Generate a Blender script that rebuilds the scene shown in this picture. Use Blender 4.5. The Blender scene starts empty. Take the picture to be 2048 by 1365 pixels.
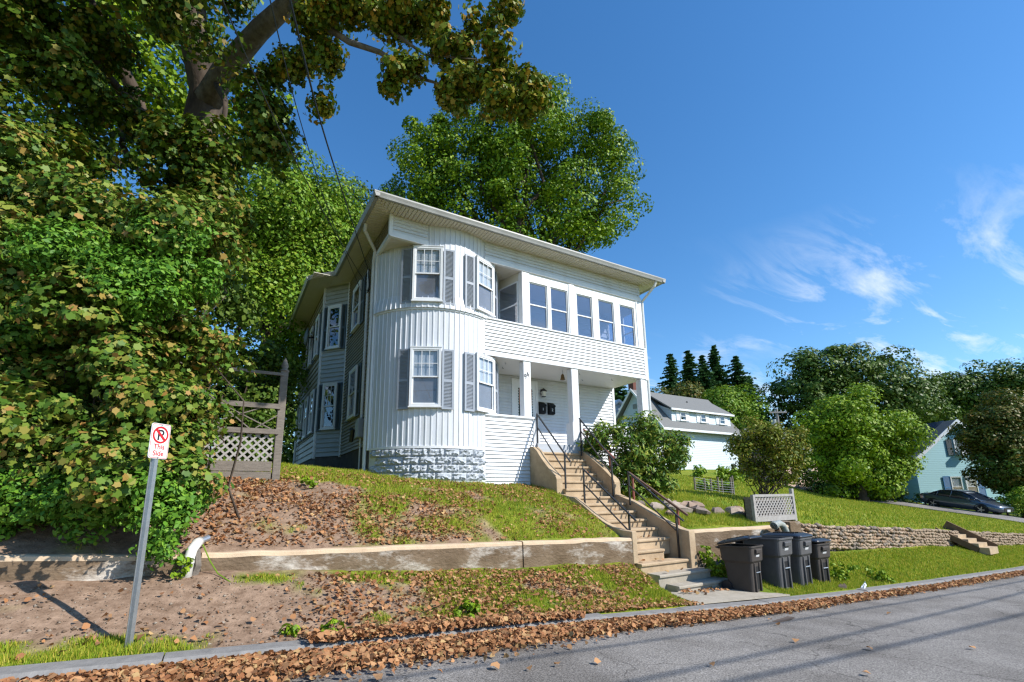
import bpy, math, random
import numpy as np
from mathutils import Vector, Matrix
rng = np.random.default_rng(7); random.seed(7)
scn = bpy.context.scene
COL = scn.collection
R_ = math.radians

# ------------------------------------------------------------------ camera, sky, sun, exposure
PIT, ROL, YAW, FPX, CY = R_(11.95), R_(-0.88), R_(30.9), 957.0, 792.0
_cp, _sp = math.cos(PIT), math.sin(PIT)
_fw = np.array([math.sin(YAW)*_cp, math.cos(YAW)*_cp, _sp])
_rt = np.array([math.cos(YAW), -math.sin(YAW), 0.0]); _up = np.cross(_rt, _fw)
_rt, _up = math.cos(ROL)*_rt+math.sin(ROL)*_up, -math.sin(ROL)*_rt+math.cos(ROL)*_up
EYE = np.array([0, 0, 1.6])
cd = bpy.data.cameras.new('camera'); cam = bpy.data.objects.new('camera', cd); COL.objects.link(cam)
cam.matrix_world = Matrix(((_rt[0], _up[0], -_fw[0], EYE[0]), (_rt[1], _up[1], -_fw[1], EYE[1]), (_rt[2], _up[2], -_fw[2], EYE[2]), (0, 0, 0, 1)))
cd.sensor_width = 36; cd.lens = FPX/2048*36; cd.shift_y = (CY-682.5)/2048; cd.clip_end = 3000; cd.clip_start = .05
scn.camera = cam

def at(px, py, D):                      # survey helper: a point D metres deep along the view of the site
    return EYE + (_fw + _rt*(px-1024)/FPX - _up*(py-CY)/FPX)*D

SUN_AZ, SUN_EL = R_(38), R_(40)         # from -Y towards +X
SDIR = np.array([math.sin(SUN_AZ)*math.cos(SUN_EL), -math.cos(SUN_AZ)*math.cos(SUN_EL), math.sin(SUN_EL)])
wd = bpy.data.worlds.new('World'); scn.world = wd; wd.use_nodes = True
nt = wd.node_tree; nt.nodes.clear()
def N(t, ty, **kw):
    n = t.nodes.new(ty)
    for k, v in kw.items(): setattr(n, k, v)
    return n
wo = N(nt, 'ShaderNodeOutputWorld'); bg = N(nt, 'ShaderNodeBackground'); sky = N(nt, 'ShaderNodeTexSky', sky_type='NISHITA', sun_disc=False)
sky.sun_elevation = SUN_EL; sky.sun_rotation = R_(180-38); sky.air_density = 1.15; sky.dust_density = .25; sky.ozone_density = 4.5; sky.altitude = 200
bg.inputs['Strength'].default_value = .15
# thin cirrus low in the sky, drawn on a flat cloud layer above the place
tc = N(nt, 'ShaderNodeTexCoord'); sx = N(nt, 'ShaderNodeSeparateXYZ'); nt.links.new(tc.outputs['Generated'], sx.inputs[0])
mz = N(nt, 'ShaderNodeMath', operation='MAXIMUM'); nt.links.new(sx.outputs['Z'], mz.inputs[0]); mz.inputs[1].default_value = .06
az = N(nt, 'ShaderNodeMath', operation='ADD'); nt.links.new(mz.outputs[0], az.inputs[0]); az.inputs[1].default_value = .12
dx = N(nt, 'ShaderNodeMath', operation='DIVIDE'); dy = N(nt, 'ShaderNodeMath', operation='DIVIDE')
nt.links.new(sx.outputs['X'], dx.inputs[0]); nt.links.new(az.outputs[0], dx.inputs[1]); nt.links.new(sx.outputs['Y'], dy.inputs[0]); nt.links.new(az.outputs[0], dy.inputs[1])
cb = N(nt, 'ShaderNodeCombineXYZ'); nt.links.new(dx.outputs[0], cb.inputs[0]); nt.links.new(dy.outputs[0], cb.inputs[1])
mp = N(nt, 'ShaderNodeMapping'); mp.inputs['Rotation'].default_value = (0, 0, R_(38)); mp.inputs['Scale'].default_value = (1.0, 3.0, 1); mp.inputs['Location'].default_value = (7.7, 3.3, 0)
nt.links.new(cb.outputs[0], mp.inputs[0])
n1 = N(nt, 'ShaderNodeTexNoise'); n1.inputs['Scale'].default_value = 1.7; n1.inputs['Detail'].default_value = 9; n1.inputs['Roughness'].default_value = .62; n1.inputs['Distortion'].default_value = .55
n2 = N(nt, 'ShaderNodeTexNoise'); n2.inputs['Scale'].default_value = .62; n2.inputs['Detail'].default_value = 2
nt.links.new(mp.outputs[0], n1.inputs['Vector']); mp2 = N(nt, 'ShaderNodeMapping'); mp2.inputs['Location'].default_value = (7.7, 3.3, 0); nt.links.new(cb.outputs[0], mp2.inputs[0]); nt.links.new(mp2.outputs[0], n2.inputs['Vector'])
r1 = N(nt, 'ShaderNodeMapRange'); r1.inputs['From Min'].default_value = .50; r1.inputs['From Max'].default_value = .74; nt.links.new(n1.outputs[0], r1.inputs[0])
r2 = N(nt, 'ShaderNodeMapRange'); r2.inputs['From Min'].default_value = .42; r2.inputs['From Max'].default_value = .56; nt.links.new(n2.outputs[0], r2.inputs[0])
r3 = N(nt, 'ShaderNodeMapRange'); r3.inputs['From Min'].default_value = .47; r3.inputs['From Max'].default_value = .27; nt.links.new(sx.outputs['Z'], r3.inputs[0])
m1 = N(nt, 'ShaderNodeMath', operation='MULTIPLY'); m2 = N(nt, 'ShaderNodeMath', operation='MULTIPLY'); m3 = N(nt, 'ShaderNodeMath', operation='MULTIPLY')
nt.links.new(r1.outputs[0], m1.inputs[0]); nt.links.new(r2.outputs[0], m1.inputs[1]); nt.links.new(m1.outputs[0], m2.inputs[0]); nt.links.new(r3.outputs[0], m2.inputs[1])
nt.links.new(m2.outputs[0], m3.inputs[0]); m3.inputs[1].default_value = .95
hs = N(nt, 'ShaderNodeHueSaturation'); hs.inputs['Saturation'].default_value = 1.22; nt.links.new(sky.outputs[0], hs.inputs['Color'])
mxs = N(nt, 'ShaderNodeMixRGB'); mxs.inputs[2].default_value = (5.6, 5.9, 6.3, 1); nt.links.new(m3.outputs[0], mxs.inputs[0]); nt.links.new(hs.outputs[0], mxs.inputs[1])
nt.links.new(mxs.outputs[0], bg.inputs['Color']); nt.links.new(bg.outputs[0], wo.inputs[0])
sl = bpy.data.lights.new('sun', 'SUN'); sl.energy = 5.0; sl.angle = R_(.53); sl.color = (1, .955, .88)
so = bpy.data.objects.new('sun', sl); COL.objects.link(so); so.location = (10, -10, 30); so.rotation_euler = Vector(SDIR).to_track_quat('Z', 'Y').to_euler()
vs = scn.view_settings; vs.view_transform = 'Standard'; vs.look = 'None'; vs.exposure = .42; vs.gamma = 1
scn.render.engine = 'CYCLES'; scn.cycles.use_denoising = True; scn.cycles.denoiser = 'OPENIMAGEDENOISE'; scn.cycles.denoising_input_passes = 'RGB_ALBEDO_NORMAL'; scn.cycles.denoising_prefilter = 'ACCURATE'; scn.cycles.use_adaptive_sampling = False; scn.cycles.pixel_filter_type = 'BLACKMAN_HARRIS'; scn.cycles.filter_width = 1.35; scn.cycles.max_bounces = 7; scn.cycles.transparent_max_bounces = 8
scn.cycles.diffuse_bounces = 3; scn.cycles.glossy_bounces = 3; scn.cycles.caustics_reflective = False; scn.cycles.caustics_refractive = False

# ------------------------------------------------------------------ helpers
def tag(o, label=None, cat=None, group=None, kind=None):
    for k, v in (('label', label), ('category', cat), ('group', group), ('kind', kind)):
        if v: o[k] = v
    return o
def link(o, parent=None):
    COL.objects.link(o)
    if parent is not None:
        o.parent = parent; o.matrix_parent_inverse = Matrix.Translation(-Vector(parent.location)) if parent.type == 'EMPTY' else Matrix()
    return o
def thing(name, loc, label, cat, group=None, rz=0):
    o = bpy.data.objects.new(name, None); o.location = loc; o.rotation_euler = (0, 0, rz); COL.objects.link(o); o.empty_display_size = .2
    return tag(o, label, cat, group)
def inst(name, me, parent, loc=(0, 0, 0), rz=0):
    o = bpy.data.objects.new(name, me); link(o, parent); o.location = loc; o.rotation_euler = (0, 0, rz); return o
def copy_tree(o, parent=None):
    c = o.copy(); COL.objects.link(c)
    if parent is not None: c.parent = parent
    for ch in list(o.children): copy_tree(ch, c)
    return c

class MB:
    def __init__(s): s.v = []; s.f = []
    def add(s, vs_, fs):
        b = len(s.v); s.v += [tuple(map(float, p)) for p in vs_]; s.f += [tuple(b+i for i in f) for f in fs]; return s
    def box(s, x0, x1, y0, y1, z0, z1):
        return s.add([(x0,y0,z0),(x1,y0,z0),(x1,y1,z0),(x0,y1,z0),(x0,y0,z1),(x1,y0,z1),(x1,y1,z1),(x0,y1,z1)],
                     [(0,3,2,1),(4,5,6,7),(0,1,5,4),(1,2,6,5),(2,3,7,6),(3,0,4,7)])
    def obox(s, c, a, b, d):               # centre, three half axes
        c, a, b, d = map(np.array, (c, a, b, d))
        return s.add([c-a-b-d, c+a-b-d, c+a+b-d, c-a+b-d, c-a-b+d, c+a-b+d, c+a+b+d, c-a+b+d],
                     [(0,3,2,1),(4,5,6,7),(0,1,5,4),(1,2,6,5),(2,3,7,6),(3,0,4,7)])
    def prism(s, pts, ext):                # polygon swept along ext
        n = len(pts); e = np.array(ext, float); p = [np.array(q, float) for q in pts]
        return s.add(p+[q+e for q in p], [tuple(range(n))[::-1], tuple(range(n, 2*n))]+[(i, (i+1) % n, n+(i+1) % n, n+i) for i in range(n)])
    def loft(s, rings, caps=True, closed=True):
        n = len(rings[0]); vs_ = [q for r in rings for q in r]; fs = []
        for k in range(len(rings)-1):
            for i in range(n if closed else n-1):
                j = (i+1) % n; fs.append((k*n+i, k*n+j, (k+1)*n+j, (k+1)*n+i))
        if caps: fs += [tuple(range(n))[::-1], tuple(range((len(rings)-1)*n, len(rings)*n))]
        return s.add(vs_, fs)
    def tube(s, pts, r, n=8, caps=True):
        pts = [np.array(p, float) for p in pts]; rs = r if hasattr(r, '__len__') else [r]*len(pts); rings = []
        u = None
        for i, p in enumerate(pts):
            d = pts[min(i+1, len(pts)-1)]-pts[max(i-1, 0)]; d = d/(np.linalg.norm(d)+1e-9)
            if u is None: u = np.cross(d, (0, 0, 1) if abs(d[2]) < .9 else (1, 0, 0))
            u = u-d*(u@d); u /= np.linalg.norm(u)+1e-9; w = np.cross(d, u)
            rings.append([p+rs[i]*(math.cos(2*math.pi*k/n)*u+math.sin(2*math.pi*k/n)*w) for k in range(n)])
        return s.loft(rings, caps)
    def bar(s, p, q, w, h, upv=(0, 0, 1)):  # rectangular bar from p to q
        p, q = np.array(p, float), np.array(q, float); d = q-p; l = np.linalg.norm(d); d /= l
        a = np.cross(d, np.array(upv, float)); a /= np.linalg.norm(a)+1e-9; b = np.cross(a, d)
        return s.obox((p+q)/2, d*l/2, a*w/2, b*h/2)
    def mesh(s, name):
        m = bpy.data.meshes.new(name); m.from_pydata(s.v, [], s.f); m.update(); return m
    def build(s, name, mat, parent=None, smooth=False, bevel=0):
        me = s.mesh(name); me.materials.append(mat)
        if smooth: me.polygons.foreach_set('use_smooth', [True]*len(me.polygons))
        o = link(bpy.data.objects.new(name, me), parent)
        if bevel:
            b = o.modifiers.new('bevel', 'BEVEL'); b.width = bevel; b.segments = 2; b.limit_method = 'ANGLE'; b.angle_limit = R_(40)
        return o
def np_mesh(name, co, sizes, loops, mat, parent=None, smooth=False):
    me = bpy.data.meshes.new(name); me.vertices.add(len(co)); me.vertices.foreach_set('co', np.asarray(co, np.float32).ravel())
    me.loops.add(len(loops)); me.loops.foreach_set('vertex_index', np.asarray(loops, np.int32))
    st = np.concatenate([[0], np.cumsum(sizes)[:-1]]).astype(np.int32)
    me.polygons.add(len(sizes)); me.polygons.foreach_set('loop_start', st)
    me.update(calc_edges=True); me.materials.append(mat)
    if smooth: me.polygons.foreach_set('use_smooth', np.ones(len(sizes), bool))
    return link(bpy.data.objects.new(name, me), parent)

# ------------------------------------------------------------------ materials
MATS = {}
def mat(name, col, rough=.6, spec=.4, var=None, scale=4, bump=0, bscale=30, metal=0, stretch=None, amt=.5, detail=6, coat=0):
    m = bpy.data.materials.new(name); m.use_nodes = True; t = m.node_tree; b = t.nodes['Principled BSDF']
    b.inputs['Base Color'].default_value = (*col, 1); b.inputs['Roughness'].default_value = rough; b.inputs['Specular IOR Level'].default_value = spec
    b.inputs['Metallic'].default_value = metal
    if coat: b.inputs['Coat Weight'].default_value = coat; b.inputs['Coat Roughness'].default_value = .06
    if var or bump:
        tc = N(t, 'ShaderNodeNewGeometry'); mp = N(t, 'ShaderNodeMapping'); t.links.new(tc.outputs['Position'], mp.inputs[0])
        if stretch: mp.inputs['Scale'].default_value = stretch
    if var:
        n = N(t, 'ShaderNodeTexNoise'); n.inputs['Scale'].default_value = scale; n.inputs['Detail'].default_value = detail; n.inputs['Roughness'].default_value = .65
        t.links.new(mp.outputs[0], n.inputs['Vector']); cr = N(t, 'ShaderNodeValToRGB')
        cr.color_ramp.elements[0].position = .5-amt*.35; cr.color_ramp.elements[1].position = .5+amt*.35
        cr.color_ramp.elements[0].color = (*col, 1); cr.color_ramp.elements[1].color = (*var, 1)
        t.links.new(n.outputs[0], cr.inputs[0]); t.links.new(cr.outputs[0], b.inputs['Base Color'])
    if bump:
        n = N(t, 'ShaderNodeTexNoise'); n.inputs['Scale'].default_value = bscale; n.inputs['Detail'].default_value = 5
        t.links.new(mp.outputs[0], n.inputs['Vector']); bp = N(t, 'ShaderNodeBump'); bp.inputs['Strength'].default_value = bump; bp.inputs['Distance'].default_value = .02
        t.links.new(n.outputs[0], bp.inputs['Height']); t.links.new(bp.outputs[0], b.inputs['Normal'])
    MATS[name] = m; return m
def leafmat(name, cols, trans=.35, rough=.45, gain=(1.75, 1.6, 1.2)):
    m = bpy.data.materials.new(name); m.use_nodes = True; t = m.node_tree; b = t.nodes['Principled BSDF']; o = t.nodes['Material Output']
    cols = [tuple(v*k_ for v, k_ in zip(c, gain)) for c in cols]
    g = N(t, 'ShaderNodeNewGeometry'); cr = N(t, 'ShaderNodeValToRGB'); e = cr.color_ramp.elements
    cr.color_ramp.interpolation = 'LINEAR'
    e[0].color = (*cols[0], 1); e[1].color = (*cols[-1], 1)
    for i, c in enumerate(cols[1:-1]): e.new((i+1)/(len(cols)-1)).color = (*c, 1)
    t.links.new(g.outputs['Random Per Island'], cr.inputs[0]); t.links.new(cr.outputs[0], b.inputs['Base Color'])
    b.inputs['Roughness'].default_value = max(rough, .5); b.inputs['Specular IOR Level'].default_value = .2
    tr = N(t, 'ShaderNodeBsdfTranslucent'); t.links.new(cr.outputs[0], tr.inputs[0]); mx = N(t, 'ShaderNodeMixShader'); mx.inputs[0].default_value = trans*.6
    t.links.new(b.outputs[0], mx.inputs[1]); t.links.new(tr.outputs[0], mx.inputs[2]); t.links.new(mx.outputs[0], o.inputs[0])
    return m
def glassmat(name, tint=(.72, .76, .86), refl=.0):
    m = bpy.data.materials.new(name); m.use_nodes = True; t = m.node_tree; t.nodes.clear(); o = N(t, 'ShaderNodeOutputMaterial')
    tr = N(t, 'ShaderNodeBsdfTransparent'); tr.inputs[0].default_value = (*tint, 1); gl = N(t, 'ShaderNodeBsdfGlossy'); gl.inputs['Roughness'].default_value = .02
    lw = N(t, 'ShaderNodeLayerWeight'); lw.inputs[0].default_value = .5; pw = N(t, 'ShaderNodeMath', operation='POWER'); pw.inputs[1].default_value = 4.; t.links.new(lw.outputs['Facing'], pw.inputs[0]); ad = N(t, 'ShaderNodeMath', operation='ADD', use_clamp=True); ad.inputs[1].default_value = refl+.05
    t.links.new(pw.outputs[0], ad.inputs[0]); mx = N(t, 'ShaderNodeMixShader'); t.links.new(ad.outputs[0], mx.inputs[0]); t.links.new(tr.outputs[0], mx.inputs[1]); t.links.new(gl.outputs[0], mx.inputs[2])
    t.links.new(mx.outputs[0], o.inputs[0]); return m

def grime(m, col=(.42, .41, .36), amt=.5, stretch=(1.6, 1.6, .35), lo=.48, hi=.78):
    t = m.node_tree; b = t.nodes['Principled BSDF']; src = b.inputs['Base Color'].links[0].from_socket; g = N(t, 'ShaderNodeNewGeometry'); mp = N(t, 'ShaderNodeMapping'); mp.inputs['Scale'].default_value = stretch; t.links.new(g.outputs['Position'], mp.inputs[0])
    n = N(t, 'ShaderNodeTexNoise'); n.inputs['Scale'].default_value = 1.3; n.inputs['Detail'].default_value = 9; n.inputs['Roughness'].default_value = .7; t.links.new(mp.outputs[0], n.inputs['Vector'])
    r = N(t, 'ShaderNodeMapRange'); r.inputs['From Min'].default_value = lo; r.inputs['From Max'].default_value = hi; r.inputs['To Max'].default_value = amt; t.links.new(n.outputs[0], r.inputs[0])
    x = N(t, 'ShaderNodeMixRGB'); x.inputs[2].default_value = (*col, 1); t.links.new(r.outputs[0], x.inputs[0]); t.links.new(src, x.inputs[1]); t.links.new(x.outputs[0], b.inputs['Base Color'])
VINYL = mat('vinyl_white', (.68, .70, .73), .45, .4, (.63, .65, .69), 3, .06, 60, stretch=(1, 1, 4))
VINYLW = mat('vinyl_turret', (.64, .67, .72), .4, .45, (.60, .63, .69), 5, .05, 40)
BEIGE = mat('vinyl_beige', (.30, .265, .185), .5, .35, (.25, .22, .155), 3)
TRIM = mat('trim_white', (.76, .775, .80), .45, .4, (.70, .715, .74), 6); grime(TRIM, amt=.3); grime(VINYL); grime(VINYLW)
SOFF = mat('soffit_vinyl', (.60, .57, .50), .5, .3)
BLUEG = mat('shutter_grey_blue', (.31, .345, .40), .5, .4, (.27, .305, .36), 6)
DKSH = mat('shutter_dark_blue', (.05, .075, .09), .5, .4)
GLASS = glassmat('window_glass', (.95, .96, .98)); SUNG = glassmat('sunroom_glass', (.82, .85, .92), .13); GLASSD = glassmat('dark_window_glass', (.5, .6, .7), .08)
CURT = mat('curtain_pale', (.62, .68, .72), .9, .1, (.42, .48, .52), 2.5, stretch=(5, 5, 1)); SCREEN = mat('insect_screen', (.20, .21, .23), .8, .1, (.27, .28, .30), 1.5)
DARKIN = mat('dark_interior', (.03, .035, .045), .8, .1)
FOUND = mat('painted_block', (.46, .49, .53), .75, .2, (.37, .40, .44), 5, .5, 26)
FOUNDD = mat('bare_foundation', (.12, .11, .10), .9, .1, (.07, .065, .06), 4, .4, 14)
ALU = mat('gutter_grey', (.34, .34, .33), .42, .5, (.26, .26, .25), 3)
ROOF = mat('roof_shingle', (.10, .105, .105), .9, .1, (.16, .165, .16), 14, .4, 50)
CONC = mat('concrete_warm', (.50, .38, .25), .9, .15, (.36, .265, .17), 3.5, .35, 40)
CONCL = mat('concrete_grey', (.40, .36, .30), .9, .15, (.31, .275, .22), 5, .3, 50)
BLACKM = mat('black_iron', (.012, .013, .016), .45, .5)
REDW = mat('worn_red_paint', (.23, .055, .035), .6, .3, (.16, .08, .06), 9)
GREYW = mat('weathered_wood', (.23, .20, .17), .85, .15, (.15, .13, .11), 7, .35, 30, stretch=(1, 1, 5))
GREYWL = mat('pale_lattice_wood', (.40, .38, .36), .8, .15, (.30, .28, .26), 8)
GALV = mat('galvanised_steel', (.42, .44, .46), .38, .5, (.34, .36, .38), 25, metal=.75)
PVC = mat('white_pvc', (.72, .72, .68), .35, .5, (.58, .56, .5), 6)
BARK = mat('bark', (.11, .085, .065), .95, .1, (.045, .035, .03), 5, .9, 12, stretch=(1, 1, .35))
BARKG = mat('bark_grey', (.20, .175, .15), .95, .1, (.085, .07, .06), 6, .9, 16)
DIRTS = mat('curb_stone', (.25, .24, .23), .9, .15, (.17, .165, .16), 8, .3, 60)

# ------------------------------------------------------------------ terrain
def vnoise(x, y, s, seed=0):
    x = np.asarray(x, float)*s+seed*17.3; y = np.asarray(y, float)*s-seed*9.1
    def h(i, j):
        k = (i.astype(np.int64)*374761393+j.astype(np.int64)*668265263+seed*1442695) & 0x7fffffff
        k = ((k ^ (k >> 13))*1274126177) & 0x7fffffff
        return ((k ^ (k >> 16)) & 0xffff)/65535.
    i, j = np.floor(x), np.floor(y); fx, fy = x-i, y-j; fx = fx*fx*(3-2*fx); fy = fy*fy*(3-2*fy)
    return (h(i, j)*(1-fx)+h(i+1, j)*fx)*(1-fy)+(h(i, j+1)*(1-fx)+h(i+1, j+1)*fx)*fy
def fnoise(x, y, s, seed=0): return .55*vnoise(x, y, s, seed)+.3*vnoise(x, y, s*2.1, seed+1)+.15*vnoise(x, y, s*4.3, seed+2)

def zroad(X): return np.interp(X, [-60, -12, -1.4, 3.24, 8.45, 11.8, 15.8, 23.5, 45, 120], [3.0, .8, .17, -.10, -.44, -.61, -.79, -1.07, -1.6, -3.5])
def zbase(X): return np.interp(X, [-30, -2, 0, 2.5, 5, 7.2, 7.7, 9.2, 13.6, 21, 31, 60, 120], [1.8, .76, .69, .52, .36, .26, .05, .0, .02, -.28, -.85, -1.8, -3.2])
def ztop(X): return np.interp(X, [-30, -2, 0, 2.5, 7.4, 9.2, 13.6, 21, 31, 60], [2.2, 1.06, .93, .86, .71, .80, .76, .30, -.37, -1.6])
CP = np.array([(-30,7.9,2.2),(-8,7.9,1.35),(-2,7.9,1.02),(0,7.9,.89),(2.5,7.9,.82),(5,7.9,.75),(7.4,7.9,.67),(9.2,7.9,.76),(11.5,7.9,.76),(13.6,7.9,.70),(17,7.9,.5),(21,7.9,.28),(26,7.9,-.03),(31,7.9,-.40),(45,7.9,-1.0),(60,7.9,-1.8),(110,7.9,-3),
 (0,9.2,1.55),(3,9.2,1.45),(6,9.2,1.38),(-4,10,2.0),(1,10.5,1.95),(3.2,10.6,1.93),(5.8,10.6,1.84),(7.3,10.5,1.75),(3.2,12.4,2.22),(5.8,11.6,1.95),(7.5,11.6,1.95),(3,17,2.6),(2,22,2.8),(-10,16,3.2),
 (9.4,9.3,1.30),(9.5,11.3,1.75),(12.5,11.5,1.7),(11,9,1.15),(12.3,8.6,.95),(14,9,.95),(16.5,10.3,1.3),(18,13,1.52),(20,9.5,.65),(24,12,1.0),(30,12,.45),(36,11,-.1),(41.5,9.9,-.42),(41.5,14.5,.33),(41.5,19.3,1.08),(41.5,22,1.45),(36,18,1.15),
 (13,18,2.3),(20,20,2.7),(29,25,3.3),(38,25.5,3.35),(41.5,30,2.6),(48,10.5,-.6),(48,16,.35),(48,22,1.4),(52,18,.5),(58,15,.2),(60,30,2.5),(80,15,-1),(100,40,1),(60,80,5),(20,60,6),(-20,60,6),(-40,25,5),(110,100,5),(10,130,9),(120,10,-3)], float)
def _tps():
    n = len(CP); d = np.hypot(CP[:, None, 0]-CP[None, :, 0], CP[:, None, 1]-CP[None, :, 1]); K = d*d*np.log(d+1e-9)+np.eye(n)*.5
    P = np.c_[np.ones(n), CP[:, :2]]; A = np.block([[K, P], [P.T, np.zeros((3, 3))]])
    return np.linalg.solve(A, np.r_[CP[:, 2], 0, 0, 0])
TW = _tps()
def hup(X, Y):
    X, Y = np.broadcast_arrays(np.asarray(X, float), np.asarray(Y, float)); sh = X.shape; x, y = X.ravel(), Y.ravel(); out = np.zeros(len(x))
    for s in range(0, len(x), 20000):
        a, b = x[s:s+20000], y[s:s+20000]; d = np.hypot(a[:, None]-CP[None, :, 0], b[:, None]-CP[None, :, 1])
        out[s:s+20000] = (d*d*np.log(d+1e-9))@TW[:-3]+TW[-3]+TW[-2]*a+TW[-1]*b
    return out.reshape(sh)
KY0, KY1 = 5.62, 5.86
def hlow(X, Y):
    t = np.clip((np.asarray(Y, float)-KY1)/(7.72-KY1), 0, 1); t = t*t*(3-2*t)*.5+t*.5
    k = zroad(X)+.10; z = k+(zbase(X)-k)*t
    # the paved spot at the foot of the stairs is cut level into the bank
    X = np.asarray(X, float); w = np.clip((X-6.75-.25*(Y-5.9))/.55, 0, 1)*np.clip((9.75-X)/.4, 0, 1)*np.clip((7.75-Y)/.3, 0, 1)
    w = w*w*(3-2*w); return z*(1-w)+np.minimum(z, zroad(X)+.075)*w
def height(X, Y):
    X, Y = np.broadcast_arrays(np.asarray(X, float), np.asarray(Y, float))
    z = np.where(Y > 7.8, hup(X, Y), hlow(X, Y)); z = np.where(Y < KY1-.02, zroad(X)-.06, z)
    rough = (fnoise(X, Y, 1.6, 3)-.5)*.09+(fnoise(X, Y, 6, 5)-.5)*.03
    near = np.clip((Y-5.9)/.25, 0, 1)*np.clip((40-X)/10, 0, 1); far = (fnoise(X, Y, .05, 8)-.5)*2*np.clip((Y-45)/40, 0, 1)
    z = z+rough*near+far
    st = np.interp(Y, [6.9, 7.6, 8.07, 9.4, 9.86, 11.2, 11.5], [-.45, -.2, .25, 1.05, 1.1, 2.3, 2.4])
    return np.where((X > 7.52) & (X < 9.16) & (Y > 7.1) & (Y < 11.5), np.minimum(z, st-.2), z)
def cover(X, Y):                        # 0 bare soil .. 1 grass
    X, Y = np.broadcast_arrays(np.asarray(X, float), np.asarray(Y, float))
    n = fnoise(X, Y, .9, 11); n2 = fnoise(X, Y, 2.6, 21)
    low = np.interp(X, [-3, -.9, -.2, .9, 2.2, 4, 6, 7.5, 12, 14, 16], [.62, .50, .08, .12, .42, .50, .72, .85, .9, .98, 1.0])
    low = np.where((X < -.2) & (Y > 6.35), 0, low); low = low+.30*np.exp(-((Y-7.65)/.28)**2)*(X > .2)-.18*np.exp(-((Y-6.6)/.4)**2)*(X < 6)
    up = np.interp(X, [-3, 0, 1.5, 3, 4.5, 6, 7.4, 9, 13], [.10, .18, .30, .46, .62, .78, .9, 1.0, 1.05])+np.clip((Y-10.2)/1.2, 0, 1)*.75-.06
    c = np.where(Y > 7.8, up, low)+.10+(n-.5)*.95+(n2-.5)*.75
    return np.clip((c-.36)/.3, 0, 1)

def ramp(a, b, s): return np.arange(a, b, s)
gx = np.unique(np.round(np.r_[-400, -200, -100, -60, -40, ramp(-30, -8, 2), ramp(-8, -3, .3), ramp(-3, 16, .11), ramp(16, 32, .3), ramp(32, 60, .8), ramp(60, 120, 4), 140, 180, 250, 400, 700], 3))
gy = np.unique(np.round(np.r_[-500, -200, -80, -40, -20, -10, -5, 0, 5.4, KY1-.03, KY1, ramp(5.9, 7.72, .1), 7.76, 7.86, ramp(7.9, 13, .11), ramp(13, 26, .35), ramp(26, 60, 1.5), ramp(60, 130, 5), 160, 220, 300, 500, 900], 3))
GX, GY = np.meshgrid(gx, gy); GZ = height(np.clip(GX, -60, 130), np.clip(GY, -60, 140))
co = np.c_[GX.ravel(), GY.ravel(), GZ.ravel()]; nx, ny = len(gx), len(gy)
ii, jj = np.meshgrid(np.arange(nx-1), np.arange(ny-1)); a = (jj*nx+ii).ravel(); loops = np.c_[a, a+1, a+1+nx, a+nx].ravel()
GM = bpy.data.materials.new('ground_soil_and_grass'); GM.use_nodes = True; t = GM.node_tree; b = t.nodes['Principled BSDF']; b.inputs['Roughness'].default_value = .95; b.inputs['Specular IOR Level'].default_value = .1
at_ = N(t, 'ShaderNodeAttribute', attribute_name='cover'); tcg = N(t, 'ShaderNodeTexCoord')
ns = N(t, 'ShaderNodeTexNoise'); ns.inputs['Scale'].default_value = 7; ns.inputs['Detail'].default_value = 9; ns.inputs['Roughness'].default_value = .7; t.links.new(tcg.outputs['Object'], ns.inputs['Vector'])
c1 = N(t, 'ShaderNodeValToRGB'); c1.color_ramp.elements[0].color = (.15, .095, .062, 1); c1.color_ramp.elements[1].color = (.34, .235, .165, 1); c1.color_ramp.elements[0].position = .33; c1.color_ramp.elements[1].position = .68
c2 = N(t, 'ShaderNodeValToRGB'); c2.color_ramp.elements[0].color = (.11, .15, .012, 1); c2.color_ramp.elements[1].color = (.30, .33, .04, 1); c2.color_ramp.elements[0].position = .35; c2.color_ramp.elements[1].position = .7
for c in (c1, c2): t.links.new(ns.outputs[0], c.inputs[0])
nl = N(t, 'ShaderNodeTexNoise'); nl.inputs['Scale'].default_value = .55; nl.inputs['Detail'].default_value = 6; t.links.new(tcg.outputs['Object'], nl.inputs['Vector']); cl = N(t, 'ShaderNodeValToRGB'); cl.color_ramp.elements[0].position = .35; cl.color_ramp.elements[0].color = (.62, .78, .7, 1); cl.color_ramp.elements[1].position = .68; cl.color_ramp.elements[1].color = (1.12, 1.0, 1, 1); t.links.new(nl.outputs[0], cl.inputs[0])
mg = N(t, 'ShaderNodeMixRGB', blend_type='MULTIPLY'); mg.inputs[0].default_value = 1; t.links.new(c2.outputs[0], mg.inputs[1]); t.links.new(cl.outputs[0], mg.inputs[2])
mx = N(t, 'ShaderNodeMixRGB'); t.links.new(at_.outputs['Fac'], mx.inputs[0]); t.links.new(c1.outputs[0], mx.inputs[1]); t.links.new(mg.outputs[0], mx.inputs[2]); t.links.new(mx.outputs[0], b.inputs['Base Color'])
nb = N(t, 'ShaderNodeTexNoise'); nb.inputs['Scale'].default_value = 45; nb.inputs['Detail'].default_value = 6; t.links.new(tcg.outputs['Object'], nb.inputs['Vector'])
bp = N(t, 'ShaderNodeBump'); bp.inputs['Strength'].default_value = .6; bp.inputs['Distance'].default_value = .02; t.links.new(nb.outputs[0], bp.inputs['Height']); t.links.new(bp.outputs[0], b.inputs['Normal'])
ground = np_mesh('ground', co, np.full(len(a), 4), loops, GM, smooth=True); tag(ground, kind='structure')
cv = np.where(GX > 40, 1, cover(GX, GY)).ravel().astype(np.float32)
at_c = ground.data.attributes.new('cover', 'FLOAT', 'POINT'); at_c.data.foreach_set('value', cv)

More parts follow.
